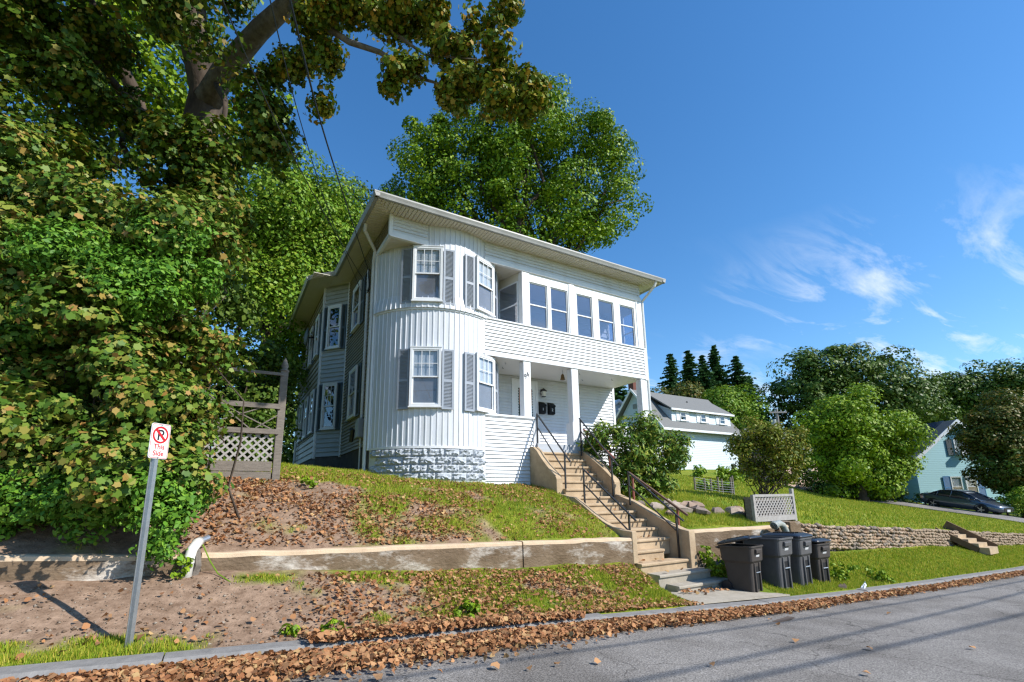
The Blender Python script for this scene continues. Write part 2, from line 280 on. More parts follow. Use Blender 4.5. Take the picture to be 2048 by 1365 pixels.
# street: sloping asphalt with kerb stones
ROADM = mat('asphalt', (.205, .19, .176), .9, .25, (.26, .243, .225), 1.3, 0, detail=10)
t = ROADM.node_tree; b = t.nodes['Principled BSDF']; tcg = N(t, 'ShaderNodeTexCoord'); vo = N(t, 'ShaderNodeTexNoise'); vo.inputs['Scale'].default_value = 55; vo.inputs['Detail'].default_value = 4; vo.inputs['Roughness'].default_value = .75
t.links.new(tcg.outputs['Object'], vo.inputs['Vector']); bp = N(t, 'ShaderNodeBump'); bp.inputs['Strength'].default_value = .9; bp.inputs['Distance'].default_value = .012; t.links.new(vo.outputs[0], bp.inputs['Height']); t.links.new(bp.outputs[0], b.inputs['Normal'])
src = b.inputs['Base Color'].links[0].from_socket; crs = N(t, 'ShaderNodeValToRGB'); crs.color_ramp.elements[0].position = .38; crs.color_ramp.elements[0].color = (.42, .42, .42, 1); crs.color_ramp.elements[1].position = .64; crs.color_ramp.elements[1].color = (1.55, 1.55, 1.55, 1)
t.links.new(vo.outputs[0], crs.inputs[0]); ml = N(t, 'ShaderNodeMixRGB', blend_type='MULTIPLY'); ml.inputs[0].default_value = 1; t.links.new(src, ml.inputs[1]); t.links.new(crs.outputs[0], ml.inputs[2])
vc = N(t, 'ShaderNodeTexVoronoi', feature='DISTANCE_TO_EDGE'); vc.inputs['Scale'].default_value = .42; wn = N(t, 'ShaderNodeTexNoise'); wn.inputs['Scale'].default_value = 2.2; wn.inputs['Detail'].default_value = 6; t.links.new(tcg.outputs['Object'], wn.inputs['Vector'])
wm = N(t, 'ShaderNodeMixRGB', blend_type='ADD'); wm.inputs[0].default_value = .55; t.links.new(tcg.outputs['Object'], wm.inputs[1]); t.links.new(wn.outputs['Color'], wm.inputs[2]); t.links.new(wm.outputs[0], vc.inputs['Vector'])
cc = N(t, 'ShaderNodeValToRGB'); cc.color_ramp.elements[0].position = .0; cc.color_ramp.elements[0].color = (.35, .35, .35, 1); cc.color_ramp.elements[1].position = .006; cc.color_ramp.elements[1].color = (1, 1, 1, 1); t.links.new(vc.outputs['Distance'], cc.inputs[0])
m_c = N(t, 'ShaderNodeMixRGB', blend_type='MULTIPLY'); m_c.inputs[0].default_value = .8; t.links.new(ml.outputs[0], m_c.inputs[1]); t.links.new(cc.outputs[0], m_c.inputs[2])
sn = N(t, 'ShaderNodeTexNoise'); sn.inputs['Scale'].default_value = .8; sn.inputs['Detail'].default_value = 7; t.links.new(tcg.outputs['Object'], sn.inputs['Vector']); sr = N(t, 'ShaderNodeValToRGB'); sr.color_ramp.elements[0].position = .36; sr.color_ramp.elements[0].color = (.72, .71, .70, 1); sr.color_ramp.elements[1].position = .55; sr.color_ramp.elements[1].color = (1, 1, 1, 1); t.links.new(sn.outputs[0], sr.inputs[0])
m_s = N(t, 'ShaderNodeMixRGB', blend_type='MULTIPLY'); m_s.inputs[0].default_value = 1; t.links.new(m_c.outputs[0], m_s.inputs[1]); t.links.new(sr.outputs[0], m_s.inputs[2]); t.links.new(m_s.outputs[0], b.inputs['Base Color'])
rx = np.r_[-120, -60, ramp(-20, 30, .5), ramp(30, 130, 5)]; ryy = np.array([-3.4, -2, 0, 2, 4, 5.0, KY0+.01])
RX, RY = np.meshgrid(rx, ryy); RZ = zroad(RX)+(fnoise(RX, RY, .5, 40)-.5)*.015-.02*np.clip((RY-5)/.6, 0, 1)
ii, jj = np.meshgrid(np.arange(len(rx)-1), np.arange(len(ryy)-1)); a = (jj*len(rx)+ii).ravel()
tag(np_mesh('road', np.c_[RX.ravel(), RY.ravel(), RZ.ravel()], np.full(len(a), 4), np.c_[a, a+1, a+1+len(rx), a+len(rx)].ravel(), ROADM, smooth=True), kind='structure')
kerb = bpy.data.objects.new('kerb', None); COL.objects.link(kerb); tag(kerb, kind='structure')
x = -9.
while x < 34:
    l = 1.5+random.random()*.9; jz = random.uniform(-.012, .012); jy = random.uniform(-.012, .012); mb = MB(); rings = []
    for xx in (x+.006, x+l-.006):
        z = zroad(xx)+jz; rings.append([(xx, KY0+jy, z-.2), (xx, KY0+.02+jy, z+.07), (xx, KY0+.06+jy, z+.105), (xx, KY1+.03, z+.11), (xx, KY1+.03, z-.2)])
    mb.loft(rings).build('kerb_stone', DIRTS, kerb); x += l

# side street coming down behind the lawn
sxs = [];
for Y in (-20, -3, 3, 7, 9, 11, 13, 15, 17, 19, 21, 23, 26, 30, 36, 45, 60): sxs.append((Y, 41.9-.0*Y, 46.9))
mb = MB(); rings = []
for Y, xa, xb in sxs:
    za = float(hup(xa, max(Y, 8.2)))+.07; zb = float(hup(xb, max(Y, 8.2)))+.07; rings.append([(xa, Y, za), (xa+2.5, Y, max(za, zb, (za+zb)/2)+.04), (xb, Y, zb), (xb, Y, zb-.6), (xa, Y, za-.6)])
tag(mb.loft(rings).build('side_road', ROADM), kind='structure')
# paved spot at the foot of the stairs
pv = MB(); zs = float(zroad(8.3))+.075
pv.prism([(7.15, 5.9, zroad(7.15)+.11), (9.9, 5.9, zroad(9.9)+.11), (9.75, 7.12, zroad(9.3)+.10), (7.75, 7.12, zroad(8)+.09)], (0, 0, .025)).build('paving_slab', CONCL); tag(bpy.data.objects['paving_slab'], kind='structure')

# ------------------------------------------------------------------ the white house
X0, X1, YF, YP, YB = 3.2, 12.3, 11.5, 13.2, 22.0
TC, TR = (5.14, 13.36), 2.05            # round corner bay: centre, radius
ZE = 9.05                                # soffit height
def arc(deg, r, z): q = R_(deg); return (TC[0]+r*math.sin(q), TC[1]-r*math.cos(q), z)
A0, A1 = -70.0, 78.0
HS = thing('house', (7.5, 15, 2), 'two storey white vinyl sided house with a rounded corner bay and stacked front porches', 'house')
foot = [arc(A0+(A1-A0)*i/30, TR-.03, 0)[:2] for i in range(31)]
foot = [(X0+.03, arc(A0, TR, 0)[1]+.05)]+foot[1:]+[(7.2, YP), (X1, YP), (X1, YB), (2.58, YB), (2.58, 17.12), (X0+.03, 16.32)]
MB().prism([(x, y, 1.5) for x, y in foot], (0, 0, ZE-1.5)).build('wall', VINYL, HS)

BOARDS = {}
def board_run(p, q, n, z0, z1, material, h=.103, name='siding_board'):
    p, q, n = np.array(p, float), np.array(q, float), np.array(n, float); me = None; z = z0
    while z < z1-.02:
        hh = min(h, z1-z)
        if me is None or hh < h-1e-6:
            sec = [(0, 0), (.040, 0), (.036, .016), (.005, hh), (0, hh)]
            mb = MB(); mb.loft([[(*(e+n*d), zz) for d, zz in sec] for e in (p, q)]); m2 = mb.mesh(name); m2.materials.append(material)
            if hh >= h-1e-6: me = m2
        else: m2 = me
        o = inst(name, m2, HS, (random.uniform(-.002, .002)*abs(n[0]), random.uniform(-.002, .002)*abs(n[1]), z)); z += h

ya = arc(A0, TR, 0)[1]+.06
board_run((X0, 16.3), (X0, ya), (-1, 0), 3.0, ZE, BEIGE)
nb_ = np.array([-.8, -.65]); nb_ /= np.linalg.norm(nb_)
board_run((2.56, 17.1), (X0, 16.3), nb_, 3.0, ZE, mat('bay_siding_shaded', (.40, .42, .41), .5, .35, (.34, .36, .35), 3), .15)  # white siding greyed in colour for the shade on this face
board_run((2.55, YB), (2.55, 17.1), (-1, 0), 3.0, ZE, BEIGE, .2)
board_run((5.98, YF), (7.56, YF), (0, -1), 1.82, 3.80, VINYL)          # porch half wall, left
board_run((9.36, YF), (12.26, YF), (0, -1), 1.50, 3.74, VINYL)          # porch half wall, right
board_run((5.98, YF), (12.3, YF), (0, -1), 5.60, 6.62, VINYL)           # balcony skirt
board_run((6.02, YF), (12.3, YF), (0, -1), 8.53, ZE, VINYL)             # frieze
board_run((3.24, YF), (4.24, YF), (0, -1), 8.53, ZE, VINYL)
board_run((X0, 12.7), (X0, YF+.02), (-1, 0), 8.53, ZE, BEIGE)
board_run((7.2, YP), (X1, YP), (0, -1), 3.1, 5.55, VINYL)               # porch back wall
board_run((7.0, YP), (X1, YP), (0, -1), 5.92, 8.4, VINYL, .2)           # sunroom back wall

# rounded bay: upright panels in two bands
STEP = 4.11; n_p = 36
def panel_mesh(zs):
    rings = []
    for z, dr in zs:
        r = TR+dr; rings.append([(rr*math.sin(R_(a_)), -rr*math.cos(R_(a_)), z) for a_, rr in ((.04, r-.03), (.04, r+.012), (.75, r+.014), (1.0, r), (STEP-.05, r), (STEP-.05, r-.03))])
    m = MB().loft(rings).mesh('wall_panel'); m.materials.append(VINYLW); return m
lo_p = panel_mesh([(2.89, 0), (6.56, 0)]); hi_p = panel_mesh([(6.60, .065), (6.74, .05), (7.0, .0), (ZE, 0)])
for k in range(n_p):
    for me in (lo_p, hi_p): inst('wall_panel', me, HS, (TC[0], TC[1], 0), R_(A0+k*STEP))
# thin bands: base ledge, belt and drip edges
def arc_band(z0, z1, r0, r1, a0, a1, name, m):
    mb = MB(); n = 40; rings = []
    for i in range(n+1):
        d = a0+(a1-a0)*i/n; rings.append([arc(d, r0, z0), arc(d, r1, z0), arc(d, r1, z1), arc(d, r0, z1)])
    mb.loft(rings).build(name, m, HS)
arc_band(2.84, 2.90, TR-.1, TR+.022, A0, 30, 'base_trim', TRIM); arc_band(6.555, 6.60, TR-.1, TR+.03, A0, A1, 'belt_trim', TRIM)

# rock faced foundation blocks under the bay
def rock_block(w, h, seed):
    r = random.Random(seed); mb = MB(); nx_, nz_ = 9, 5; V = []
    for j in range(nz_+1):
        for i in range(nx_+1):
            e = min(i, nx_-i)*min(j, nz_-j); V.append(((i/nx_-.5+(r.uniform(-.03, .03) if e else 0))*w, -(.012+(.026+r.random()**1.5*.06 if e > 0 else 0)), (j/nz_+(r.uniform(-.05, .05) if e else 0))*h))
    F = [(j*(nx_+1)+i, j*(nx_+1)+i+1, (j+1)*(nx_+1)+i+1, (j+1)*(nx_+1)+i) for j in range(nz_) for i in range(nx_)]
    B0 = len(V); V += [(-w/2, .1, 0), (w/2, .1, 0), (w/2, .1, h), (-w/2, .1, h)]; q = nx_+1
    F += [tuple(range(0, q))[::-1]+(B0, B0+1), tuple(range(nz_*q, nz_*q+q))+(B0+2, B0+3), tuple(range(0, (nz_+1)*q, q))+(B0+3, B0), tuple(range(nx_, (nz_+1)*q, q))[::-1]+(B0+1, B0+2)]
    m = mb.add(V, F).mesh('foundation_block'); m.materials.append(FOUND); return m
blks = [rock_block(.405, .198, s) for s in range(9)]
arc_band(1.5, 2.84, TR-.35, TR-.05, A0, 60, 'mortar_core', mat('mortar', (.30, .33, .37), .9))
for row in range(6):
    for k in range(-1, 10):
        d = A0+7+k*11.6+(5.8 if row % 2 else 0)
        if A0+5 < d < 26: inst('foundation_block', random.choice(blks), HS, arc(d, TR-.03, 2.64-row*.203), R_(d))
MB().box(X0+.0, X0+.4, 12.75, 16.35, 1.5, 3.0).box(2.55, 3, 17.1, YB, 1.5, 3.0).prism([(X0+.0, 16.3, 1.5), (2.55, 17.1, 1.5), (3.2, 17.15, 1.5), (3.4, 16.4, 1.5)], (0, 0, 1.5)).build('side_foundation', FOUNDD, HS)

# corner boards and trim
MB().box(X0-.045, X0+.07, ya-.05, ya+.06, 2.85, ZE-.6).build('corner_board', TRIM, HS)
MB().box(5.88, 5.99, YF-.045, YF+.1, 1.7, 3.86).build('corner_board', TRIM, HS); MB().box(5.90, 5.99, YF-.044, YF+.1, 5.56, 6.66).build('corner_board', TRIM, HS)
MB().box(7.56, 7.64, YF-.046, YF+.14, 1.7, 3.79).build('corner_board', TRIM, HS); MB().box(X1-.04, X1+.06, YP-.05, YP+.05, 1.7, 5.56).build('corner_board', TRIM, HS)
MB().box(X0-.046, X0+.05, YF-.046, YF+.05, 8.42, ZE).build('corner_board', TRIM, HS)
for (p, q) in (((2.53, 17.14), 0), ((X0-.0, 16.24), 0)): MB().box(p[0]-.05, p[0]+.05, p[1]-.05, p[1]+.05, 2.95, ZE).build('corner_board', TRIM, HS)
# overhanging frieze box with its square corner
MB().box(X0+.02, X1, YF+.01, YP+.3, 8.46, ZE).build('frieze_box', VINYL, HS)
MB().box(X0-.02, 4.26, YF-.044, YF+.06, 8.40, 8.53).box(X0-.03, X0+.05, YF+.06, 12.75, 8.40, 8.53).build('frieze_trim', TRIM, HS)
MB().box(6.0, X1+.03, YF-.046, YF+.06, 8.40, 8.53).build('frieze_trim', TRIM, HS)
RIB = bpy.data.materials.new('ribbed_soffit'); RIB.use_nodes = True; t = RIB.node_tree; b = t.nodes['Principled BSDF']; b.inputs['Base Color'].default_value = (.66, .62, .54, 1); b.inputs['Roughness'].default_value = .55
tcg = N(t, 'ShaderNodeTexCoord'); wv = N(t, 'ShaderNodeTexWave', wave_type='BANDS', bands_direction='X', wave_profile='SAW'); wv.inputs['Scale'].default_value = 3.0; t.links.new(tcg.outputs['Object'], wv.inputs['Vector'])
cr = N(t, 'ShaderNodeValToRGB'); cr.color_ramp.elements[0].position = .80; cr.color_ramp.elements[1].position = .93; cr.color_ramp.elements[0].color = (1, 1, 1, 1); cr.color_ramp.elements[1].color = (0, 0, 0, 1); t.links.new(wv.outputs[0], cr.inputs[0])
bp = N(t, 'ShaderNodeBump'); bp.inputs['Strength'].default_value = 1; bp.inputs['Distance'].default_value = .02; t.links.new(cr.outputs[0], bp.inputs['Height']); t.links.new(bp.outputs[0], b.inputs['Normal'])
RIBY = RIB.copy(); RIBY.node_tree.nodes['Wave Texture'].bands_direction = 'Y'
PCEIL = RIBY.copy(); PCEIL.node_tree.nodes['Principled BSDF'].inputs['Base Color'].default_value = (.74, .71, .66, 1)
MB().box(X0+.03, X1-.02, YF+.05, YP+.25, 8.43, 8.46).build('porch_ceiling', RIBY, HS)

# roof: soffit, gutter boards, low hip
EY, EX0, EX1 = 10.95, 2.70, 12.87
front_soff = [(EX0, EY), (EX1, EY), (EX1, YB+.6), (X1-.3, YB+.6), (X1-.3, YF+.5), (3.6, YF+.5)]
MB().prism([(EX0, EY, ZE), (EX1, EY, ZE), (X1-.1, YF+.5, ZE), (X0+.1, YF+.5, ZE)], (0, 0, .03)).build('soffit', RIB, HS)
MB().prism([(EX0, EY+.002, ZE), (X0+.1, YF+.5, ZE), (X0+.3, 16.35, ZE), (2.85, 17.1, ZE), (2.85, YB+.6, ZE), (1.95, YB+.6, ZE), (1.95, 16.75, ZE), (EX0, 15.95, ZE)], (0, 0, .03)).build('soffit', RIBY, HS)
MB().prism([(EX1, EY+.002, ZE), (EX1, YB+.6, ZE), (X1-.1, YB+.6, ZE), (X1-.1, YF+.5, ZE)], (0, 0, .03)).build('soffit', RIBY, HS)
SFB = mat('soffit_board', (.64, .585, .47), .55, .3, (.58, .53, .43), 2)
sb_ = MB(); x = EX0
while x < EX1-.05:
    y1 = YF+.3 if X0 <= x <= X1 else EY+max(.02, min((x-EX0)/(X0-EX0), (EX1-x)/(EX1-X1)))*(YF-EY); sb_.box(x+.007, x+.098, EY+.004, y1, ZE-.022, ZE-.002); x += .105
sb_.build('soffit_boards', SFB, HS)
sb_ = MB(); y = EY
while y < YB:
    xa_ = EX0 if y < 15.95 else 1.95; x1_ = (X0+.05 if y < 16.3 else 2.62) if y > YF else EX0+max(.02, (y-EY)/(YF-EY))*(X0-EX0); sb_.box(xa_+.004, x1_, y+.007, y+.098, ZE-.0225, ZE-.0025); y += .105
sb_.build('soffit_boards', SFB, HS)
def gutter(p, q, n, zdrop=0):
    p, q, n = np.array(p, float), np.array(q, float), np.array(n, float)
    sec = [(-.02, -.005), (.03, -.02), (.085, -.02), (.10, .03), (.125, .09), (.125, .125), (.11, .125), (.105, .10), (0, .10), (-.02, .10)]
    MB().loft([[(*(e+n*d), ZE+zdrop+z) for d, z in sec] for e in (p, q)]).build('gutter', ALU, HS)
gutter((EX0-.12, EY), (EX1+.12, EY), (0, -1)); gutter((EX0, 15.9), (EX0, EY-.12), (-1, 0)); gutter((1.95, YB+.6), (1.95, 16.75), (-1, 0)); gutter((1.95, 16.75), (EX0, 15.93), (-.77, -.63)); gutter((EX1, EY-.12), (EX1, YB+.6), (1, 0))
zr = ZE+.12
MB().add([(EX0-.05, EY-.05, zr), (EX1+.05, EY-.05, zr), (EX1+.05, YB+.6, zr), (1.9, YB+.6, zr), (1.9, 16.7, zr), (EX0-.05, 15.9, zr), (7.6, 15.2, zr+.95), (7.6, 18.5, zr+.95)],
         [(0, 1, 6), (1, 2, 7, 6), (2, 3, 7), (3, 4, 7), (4, 5, 6, 7), (5, 0, 6), (5, 4, 3, 2, 1, 0)]).build('roof', ROOF, HS)
# downspouts
DSP = mat('downspout_white', (.66, .67, .67), .4, .4)
dsx, dsy = X0-.07, ya+.12
MB().tube([(EX0+.02, 12.25, ZE-.02), (EX0+.02, 12.3, ZE-.2), (dsx, dsy-.1, 8.55), (dsx, dsy, 8.3), (dsx, dsy, 4), (dsx, dsy, 2.35), (dsx+.02, dsy-.1, 2.22), (dsx+.1, dsy-.75, 2.02)], .048, 8).build('downspout', DSP, HS)
MB().tube([(12.60, EY-.02, ZE), (12.56, EY+.05, ZE-.18), (12.42, YF-.02, 8.45), (12.42, YF, 8.2), (12.42, YF, 5), (12.42, YF, 1.9)], .045, 8).build('downspout', DSP, HS)
MB().tube([(2.45, 21.7, ZE-.1), (2.45, 21.7, 2.95), (2.2, 21.2, 2.8)], .05, 8).build('downspout', DSP, HS)

# porch: floor, ceiling, half walls, posts
MB().box(6.2, X1, YF+.02, YP, 2.93, 3.1).box(7.65, 8.97, YF-.12, YF+.02, 2.931, 3.099).build('porch_floor', mat('porch_floor_grey', (.42, .44, .47), .7), HS)
MB().box(6.0, X1+.02, YF+.0, YP+.05, 5.56, 5.92).build('balcony_floor', TRIM, HS)
MB().box(6.0, X1+.03, YF-.045, YF+.02, 5.53, 5.60).build('balcony_trim', TRIM, HS)
MB().box(6.1, X1, YF+.02, YP, 5.54, 5.559).build('porch_ceiling', PCEIL, HS)
MB().box(5.98, 7.57, YF+.0, YF+.13, 1.6, 3.80).build('porch_half_wall', VINYL, HS); MB().box(9.36, X1, YF, YF+.13, 1.5, 3.74).build('porch_half_wall', VINYL, HS)
MB().box(X1-.12, X1+.02, YF+.13, YP, 1.5, 3.74).build('porch_half_wall', VINYL, HS)
MB().box(5.97, 7.66, YF-.06, YF+.17, 3.80, 3.86).build('rail_cap', TRIM, HS, bevel=.008); MB().box(9.3, X1+.08, YF-.06, YF+.17, 3.74, 3.80).build('rail_cap', TRIM, HS, bevel=.008)
MB().box(5.98, X1, YF, YF+.12, 5.92, 6.62).box(X1-.12, X1+.02, YF+.12, YP, 5.92, 6.62).build('balcony_wall', VINYL, HS)
MB().box(5.99, X1+.06, YF-.055, YF+.16, 6.62, 6.66).build('balcony_sill', TRIM, HS)
for xa, xb, z0, z1 in ((7.28, 7.53, 3.86, 5.53), (9.05, 9.31, 2.95, 5.53), (12.05, 12.34, 3.8, 5.53), (7.29, 7.55, 6.66, 8.40), (9.08, 9.30, 6.66, 8.40), (12.08, 12.34, 6.66, 8.40)):
    MB().box(xa, xb, YF-.02, YF+.22, z0, z1).build('porch_post', TRIM, HS, bevel=.008)
MB().box(8.98, 9.37, YF-.07, YF+.26, 2.75, 3.80).build('post_base', TRIM, HS, bevel=.01)
MB().box(X1-.02, X1+.1, YF-.04, YF+.05, 5.5, 6.66).build('corner_board', TRIM, HS)

# windows
def frame_axes(ctr, deg): q = R_(deg); return np.array([math.cos(q), math.sin(q), 0]), np.array([math.sin(q), -math.cos(q), 0])
def bars(mb, c, u, n, z0, z1, w, t_, d0, d1):
    for s in (-1, 1): mb.obox(c+u*s*(w/2-t_/2)+n*(d0+d1)/2+np.array([0, 0, (z0+z1)/2]), u*t_/2, n*(d1-d0)/2, (0, 0, (z1-z0)/2))
    for z in (z0+t_/2, z1-t_/2): mb.obox(c+n*(d0+d1)/2+np.array([0, 0, z]), u*(w/2-t_), n*((d1-d0)/2-.0015), (0, 0, t_/2))
def window(x, y, z0, z1, w, deg, d=0., muntin=True, low='screen', casing=TRIM, parent=None, glass=None):
    parent = parent or HS
    c = np.array([x, y, 0.]); u, n = frame_axes(c, deg); c = c+n*d; mb = MB(); bars(mb, c, u, n, z0, z1, w, .06, -.11, .036)
    mb.obox(c+n*.01+np.array([0, 0, z0-.015]), u*(w/2+.02), n*.045, (0, 0, .015)); mb.obox(c+n*.005+np.array([0, 0, z1+.01]), u*(w/2+.012), n*.04, (0, 0, .01))
    fr = mb.build('window', casing, parent); zi0, zi1, wi = z0+.06, z1-.06, w-.12; zm = (zi0+zi1)/2
    s_ = MB(); bars(s_, c, u, n, zm-.02, zi1, wi, .036, -.004, .022); s_.build('upper_sash', casing, fr)
    s_ = MB(); bars(s_, c, u, n, zi0, zm+.02, wi, .036, -.03, -.006); s_.build('lower_sash', casing, fr)
    if muntin:
        m_ = MB(); za, zb = zm+.02, zi1-.04
        for k in (-1, 1): m_.obox(c+u*k*(wi-.08)/6+n*.016+np.array([0, 0, (za+zb)/2]), u*.008, n*.006, (0, 0, (zb-za)/2))
        m_.obox(c+n*.0161+np.array([0, 0, (za+zb)/2]), u*(wi/2-.04), n*.005, (0, 0, .008)); m_.build('muntin', casing, fr)
    g = glass or GLASS
    MB().obox(c+n*.008+np.array([0, 0, (zm+zi1)/2-.01]), u*(wi/2-.035), n*.002, (0, 0, (zi1-zm)/2-.02)).build('pane', g, fr)
    MB().obox(c+n*-.02+np.array([0, 0, (zm+zi0)/2]), u*(wi/2-.035), n*.002, (0, 0, (zm-zi0)/2-.01)).build('pane', g, fr)
    MB().obox(c+n*-.036+np.array([0, 0, (zm+zi1)/2]), u*(wi/2), n*.002, (0, 0, (zi1-zm)/2)).build('upper_backing', CURT if low != 'dark' else DARKIN, fr)  # pale curtain; in dark windows a dark sheet for the unlit room
    MB().obox(c+n*-.0365+np.array([0, 0, (zm+zi0)/2]), u*(wi/2), n*.002, (0, 0, (zm-zi0)/2-.001)).build('insect_screen' if low == 'screen' else 'dark_room', SCREEN if low == 'screen' else DARKIN, fr)
    return fr
def shutter(x, y, z0, z1, w, deg, d=.03, m=BLUEG, parent=None):
    c = np.array([x, y, 0.]); u, n = frame_axes(c, deg); c = c+n*d; mb = MB(); zm = z0+(z1-z0)*.47
    bars(mb, c, u, n, z0, z1, w, .05, 0, .032); mb.obox(c+n*.016+np.array([0, 0, zm]), u*(w/2-.05), n*.015, (0, 0, .035))
    for a_, b_ in ((z0+.05, zm-.035), (zm+.035, z1-.05)):
        k = int((b_-a_)/.036)
        for i in range(k):
            z = a_+(i+.5)*(b_-a_)/k; mb.obox(c+n*.014+np.array([0, 0, z]), u*(w/2-.05), n*.012+np.array([0, 0, -.012]), n*.002+np.array([0, 0, .004]))
    mb.obox(c+n*.002+np.array([0, 0, (z0+z1)/2]), u*(w/2-.04), n*.001, (0, 0, (z1-z0)/2-.03))
    mb.build('shutter', m, parent or HS)
for z0, z1 in ((3.90, 5.47), (6.78, 8.36)):
    for a_ in (-25, 24):
        x, y, _ = arc(a_, TR, 0); window(x, y, z0, z1, .80, a_, .058)
        for s in (-1, 1):
            b_ = a_+s*15.9; x2, y2, _ = arc(b_, TR, 0); shutter(x2, y2, z0-.06, z1-.02, .315, b_, .03)
# left wall windows (shaded side) and the angled bay face
for y, z0, z1 in ((14.7, 6.85, 8.25), (14.62, 4.0, 5.5)):
    window(X0, y, z0, z1, .95, -90, .082, False, 'dark', glass=GLASSD)
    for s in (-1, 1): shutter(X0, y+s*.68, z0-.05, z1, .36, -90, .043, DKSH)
bc = np.array([2.88, 16.70]); bdeg = -math.degrees(math.atan2(.8, .65))
for z0, z1 in ((6.7, 8.25), (3.9, 5.45)):
    window(bc[0], bc[1], z0, z1, .58, bdeg, .082, z0 < 5, 'dark', glass=GLASSD)
    q = np.array([.64, -.8]); q /= np.linalg.norm(q)
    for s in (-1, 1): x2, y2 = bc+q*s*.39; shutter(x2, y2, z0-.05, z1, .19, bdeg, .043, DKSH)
for y in (18.0, 19.4, 20.8):
    for z0, z1 in ((6.7, 8.2), (3.9, 5.4)):
        window(2.55, y, z0, z1, .7, -90, .082, False, 'dark', glass=GLASSD)
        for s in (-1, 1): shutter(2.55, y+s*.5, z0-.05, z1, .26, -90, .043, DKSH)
# enclosed upper porch: fixed sliders between the posts
def slider(xa, xb, ya_, yb_, z0, z1, open_=False):
    p, q = np.array([xa, ya_, 0.]), np.array([xb, yb_, 0.]); w = np.linalg.norm(q-p); c = (p+q)/2; deg = math.degrees(math.atan2(q[1]-p[1], q[0]-p[0])); u, n = frame_axes(c, deg)
    mb = MB(); bars(mb, c, u, n, z0, z1, w, .035, -.02, .03); zm = z0+(z1-z0)*.50; mb.obox(c+n*.005+np.array([0, 0, zm]), u*(w/2-.035), n*.018, (0, 0, .018)); fr = mb.build('porch_window', TRIM, HS)
    for a_, b_, dd in ((z0+.03, zm-.015, -.004), (zm+.015, z1-.03, .008)): MB().obox(c+n*dd+np.array([0, 0, (a_+b_)/2]), u*(w/2-.03), n*.002, (0, 0, (b_-a_)/2)).build('pane', SUNG, fr)
ZW0, ZW1 = 6.665, 8.12
for xa, xb in ((7.56, 8.24), (8.36, 9.04), (9.40, 10.06), (10.33, 11.02), (11.30, 11.98)): slider(xa, xb, YF+.06, YF+.06, ZW0, ZW1)
MB().box(7.55, 9.08, YF+.0, YF+.1, ZW1, 8.40).build('window_header', TRIM, HS); MB().box(9.30, 12.08, YF, YF+.1, ZW1, 8.40).build('window_header', TRIM, HS)
for xa, xb in ((8.24, 8.36), (9.04, 9.08), (9.30, 9.40), (10.06, 10.33), (11.02, 11.30), (11.98, 12.08)): MB().box(xa, xb, YF+.0, YF+.1, ZW0, ZW1).build('mullion', TRIM, HS)
slider(X1-.06, X1-.06, YF+.22, YF+.85, ZW0, ZW1); slider(X1-.06, X1-.06, YF+.95, YP-.05, ZW0, ZW1)
MB().box(X1-.1, X1-.0, YF+.22, YP, ZW1, 8.40).box(X1-.1, X1, YF+.85, YF+.95, ZW0, ZW1).build('mullion', TRIM, HS)
slider(7.08, 7.28, 12.55, YF+.2, ZW0, 8.14); MB().prism([(7.08, 12.55, 8.14), (7.28, YF+.2, 8.14), (7.34, YF+.2, 8.14), (7.14, 12.55, 8.14)], (0, 0, .28)).build('window_header', SOFF, HS)
# front door behind the first post
MB().box(7.86, 7.96, YP-.06, YP+.02, 3.1, 5.34).box(8.80, 8.90, YP-.06, YP+.02, 3.1, 5.34).box(7.86, 8.90, YP-.061, YP+.02, 5.34, 5.44).build('door_frame', TRIM, HS)
door = MB().box(7.96, 8.8, YP-.045, YP, 3.1, 5.34).build('front_door', TRIM, HS)
sc = []; nsc = 15
for k in range(nsc*4+1):
    tt = k/(nsc*4); sc.append((8.12+.018*math.sin(k*math.pi/2*1.0), 3.78+tt*1.36))
pts = [(x, YP-.056, z) for x, z in sc]+[(8.66-.018*math.sin(k*math.pi/2), YP-.056, 5.14-k/(nsc*4)*1.36) for k in range(nsc*4+1)]
MB().prism(pts, (0, .009, 0)).build('door_glass', mat('door_glass', (.015, .035, .035), .08, .6), door)
MB().box(8.14, 8.64, YP-.06, YP-.057, 4.58, 5.12).build('stained_pane', mat('amber_pane', (.36, .15, .025), .4, .4, (.25, .07, .02), 6), door)  # amber stained pane in the door glass
MB().tube([(8.72, YP-.09, 4.15), (8.72, YP-.09, 4.0)], .02, 8).box(8.70, 8.74, YP-.08, YP-.03, 3.95, 4.2).build('door_handle', BLACKM, door)
# service entrance on the shaded side
MB().tube([(X0-.06, 13.42, 8.25), (X0-.06, 13.42, 3.75)], .04, 8).tube([(X0-.06, 13.42, 3.25), (X0-.06, 13.42, 2.2)], .022, 8).build('service_conduit', DSP, HS)
MB().box(X0-.18, X0-.02, 13.25, 13.6, 3.25, 3.78).build('meter_box', mat('meter_grey', (.25, .27, .29), .5), HS, bevel=.02)
MB().tube([(X0-.2, 13.9, 3.2), (X0-.2, 13.75, 3.5), (X0-.2, 13.95, 3.55)], .06, 8).build('gas_meter', BLACKM, HS)
mb = MB()
for r_ in (.26, .31): mb.tube([(X0-.08-.02*math.sin(k), 13.45+r_*.7*math.cos(k*math.pi/9), 7.9+r_*1.25*math.sin(k*math.pi/9)) for k in range(19)], .016, 6)
mb.build('cable_coil', BLACKM, HS)
dish = thing('satellite_dish', (2.3, 19.0, 8.3), 'dark satellite dish under the eave of the shaded house side', 'satellite dish')
rings = [[(2.15+.10*(r_/.4)**2, 19.0+r_*math.cos(k*math.pi/8), 7.7+r_*math.sin(k*math.pi/8)) for k in range(16)] for r_ in (.02, .15, .28, .4)]
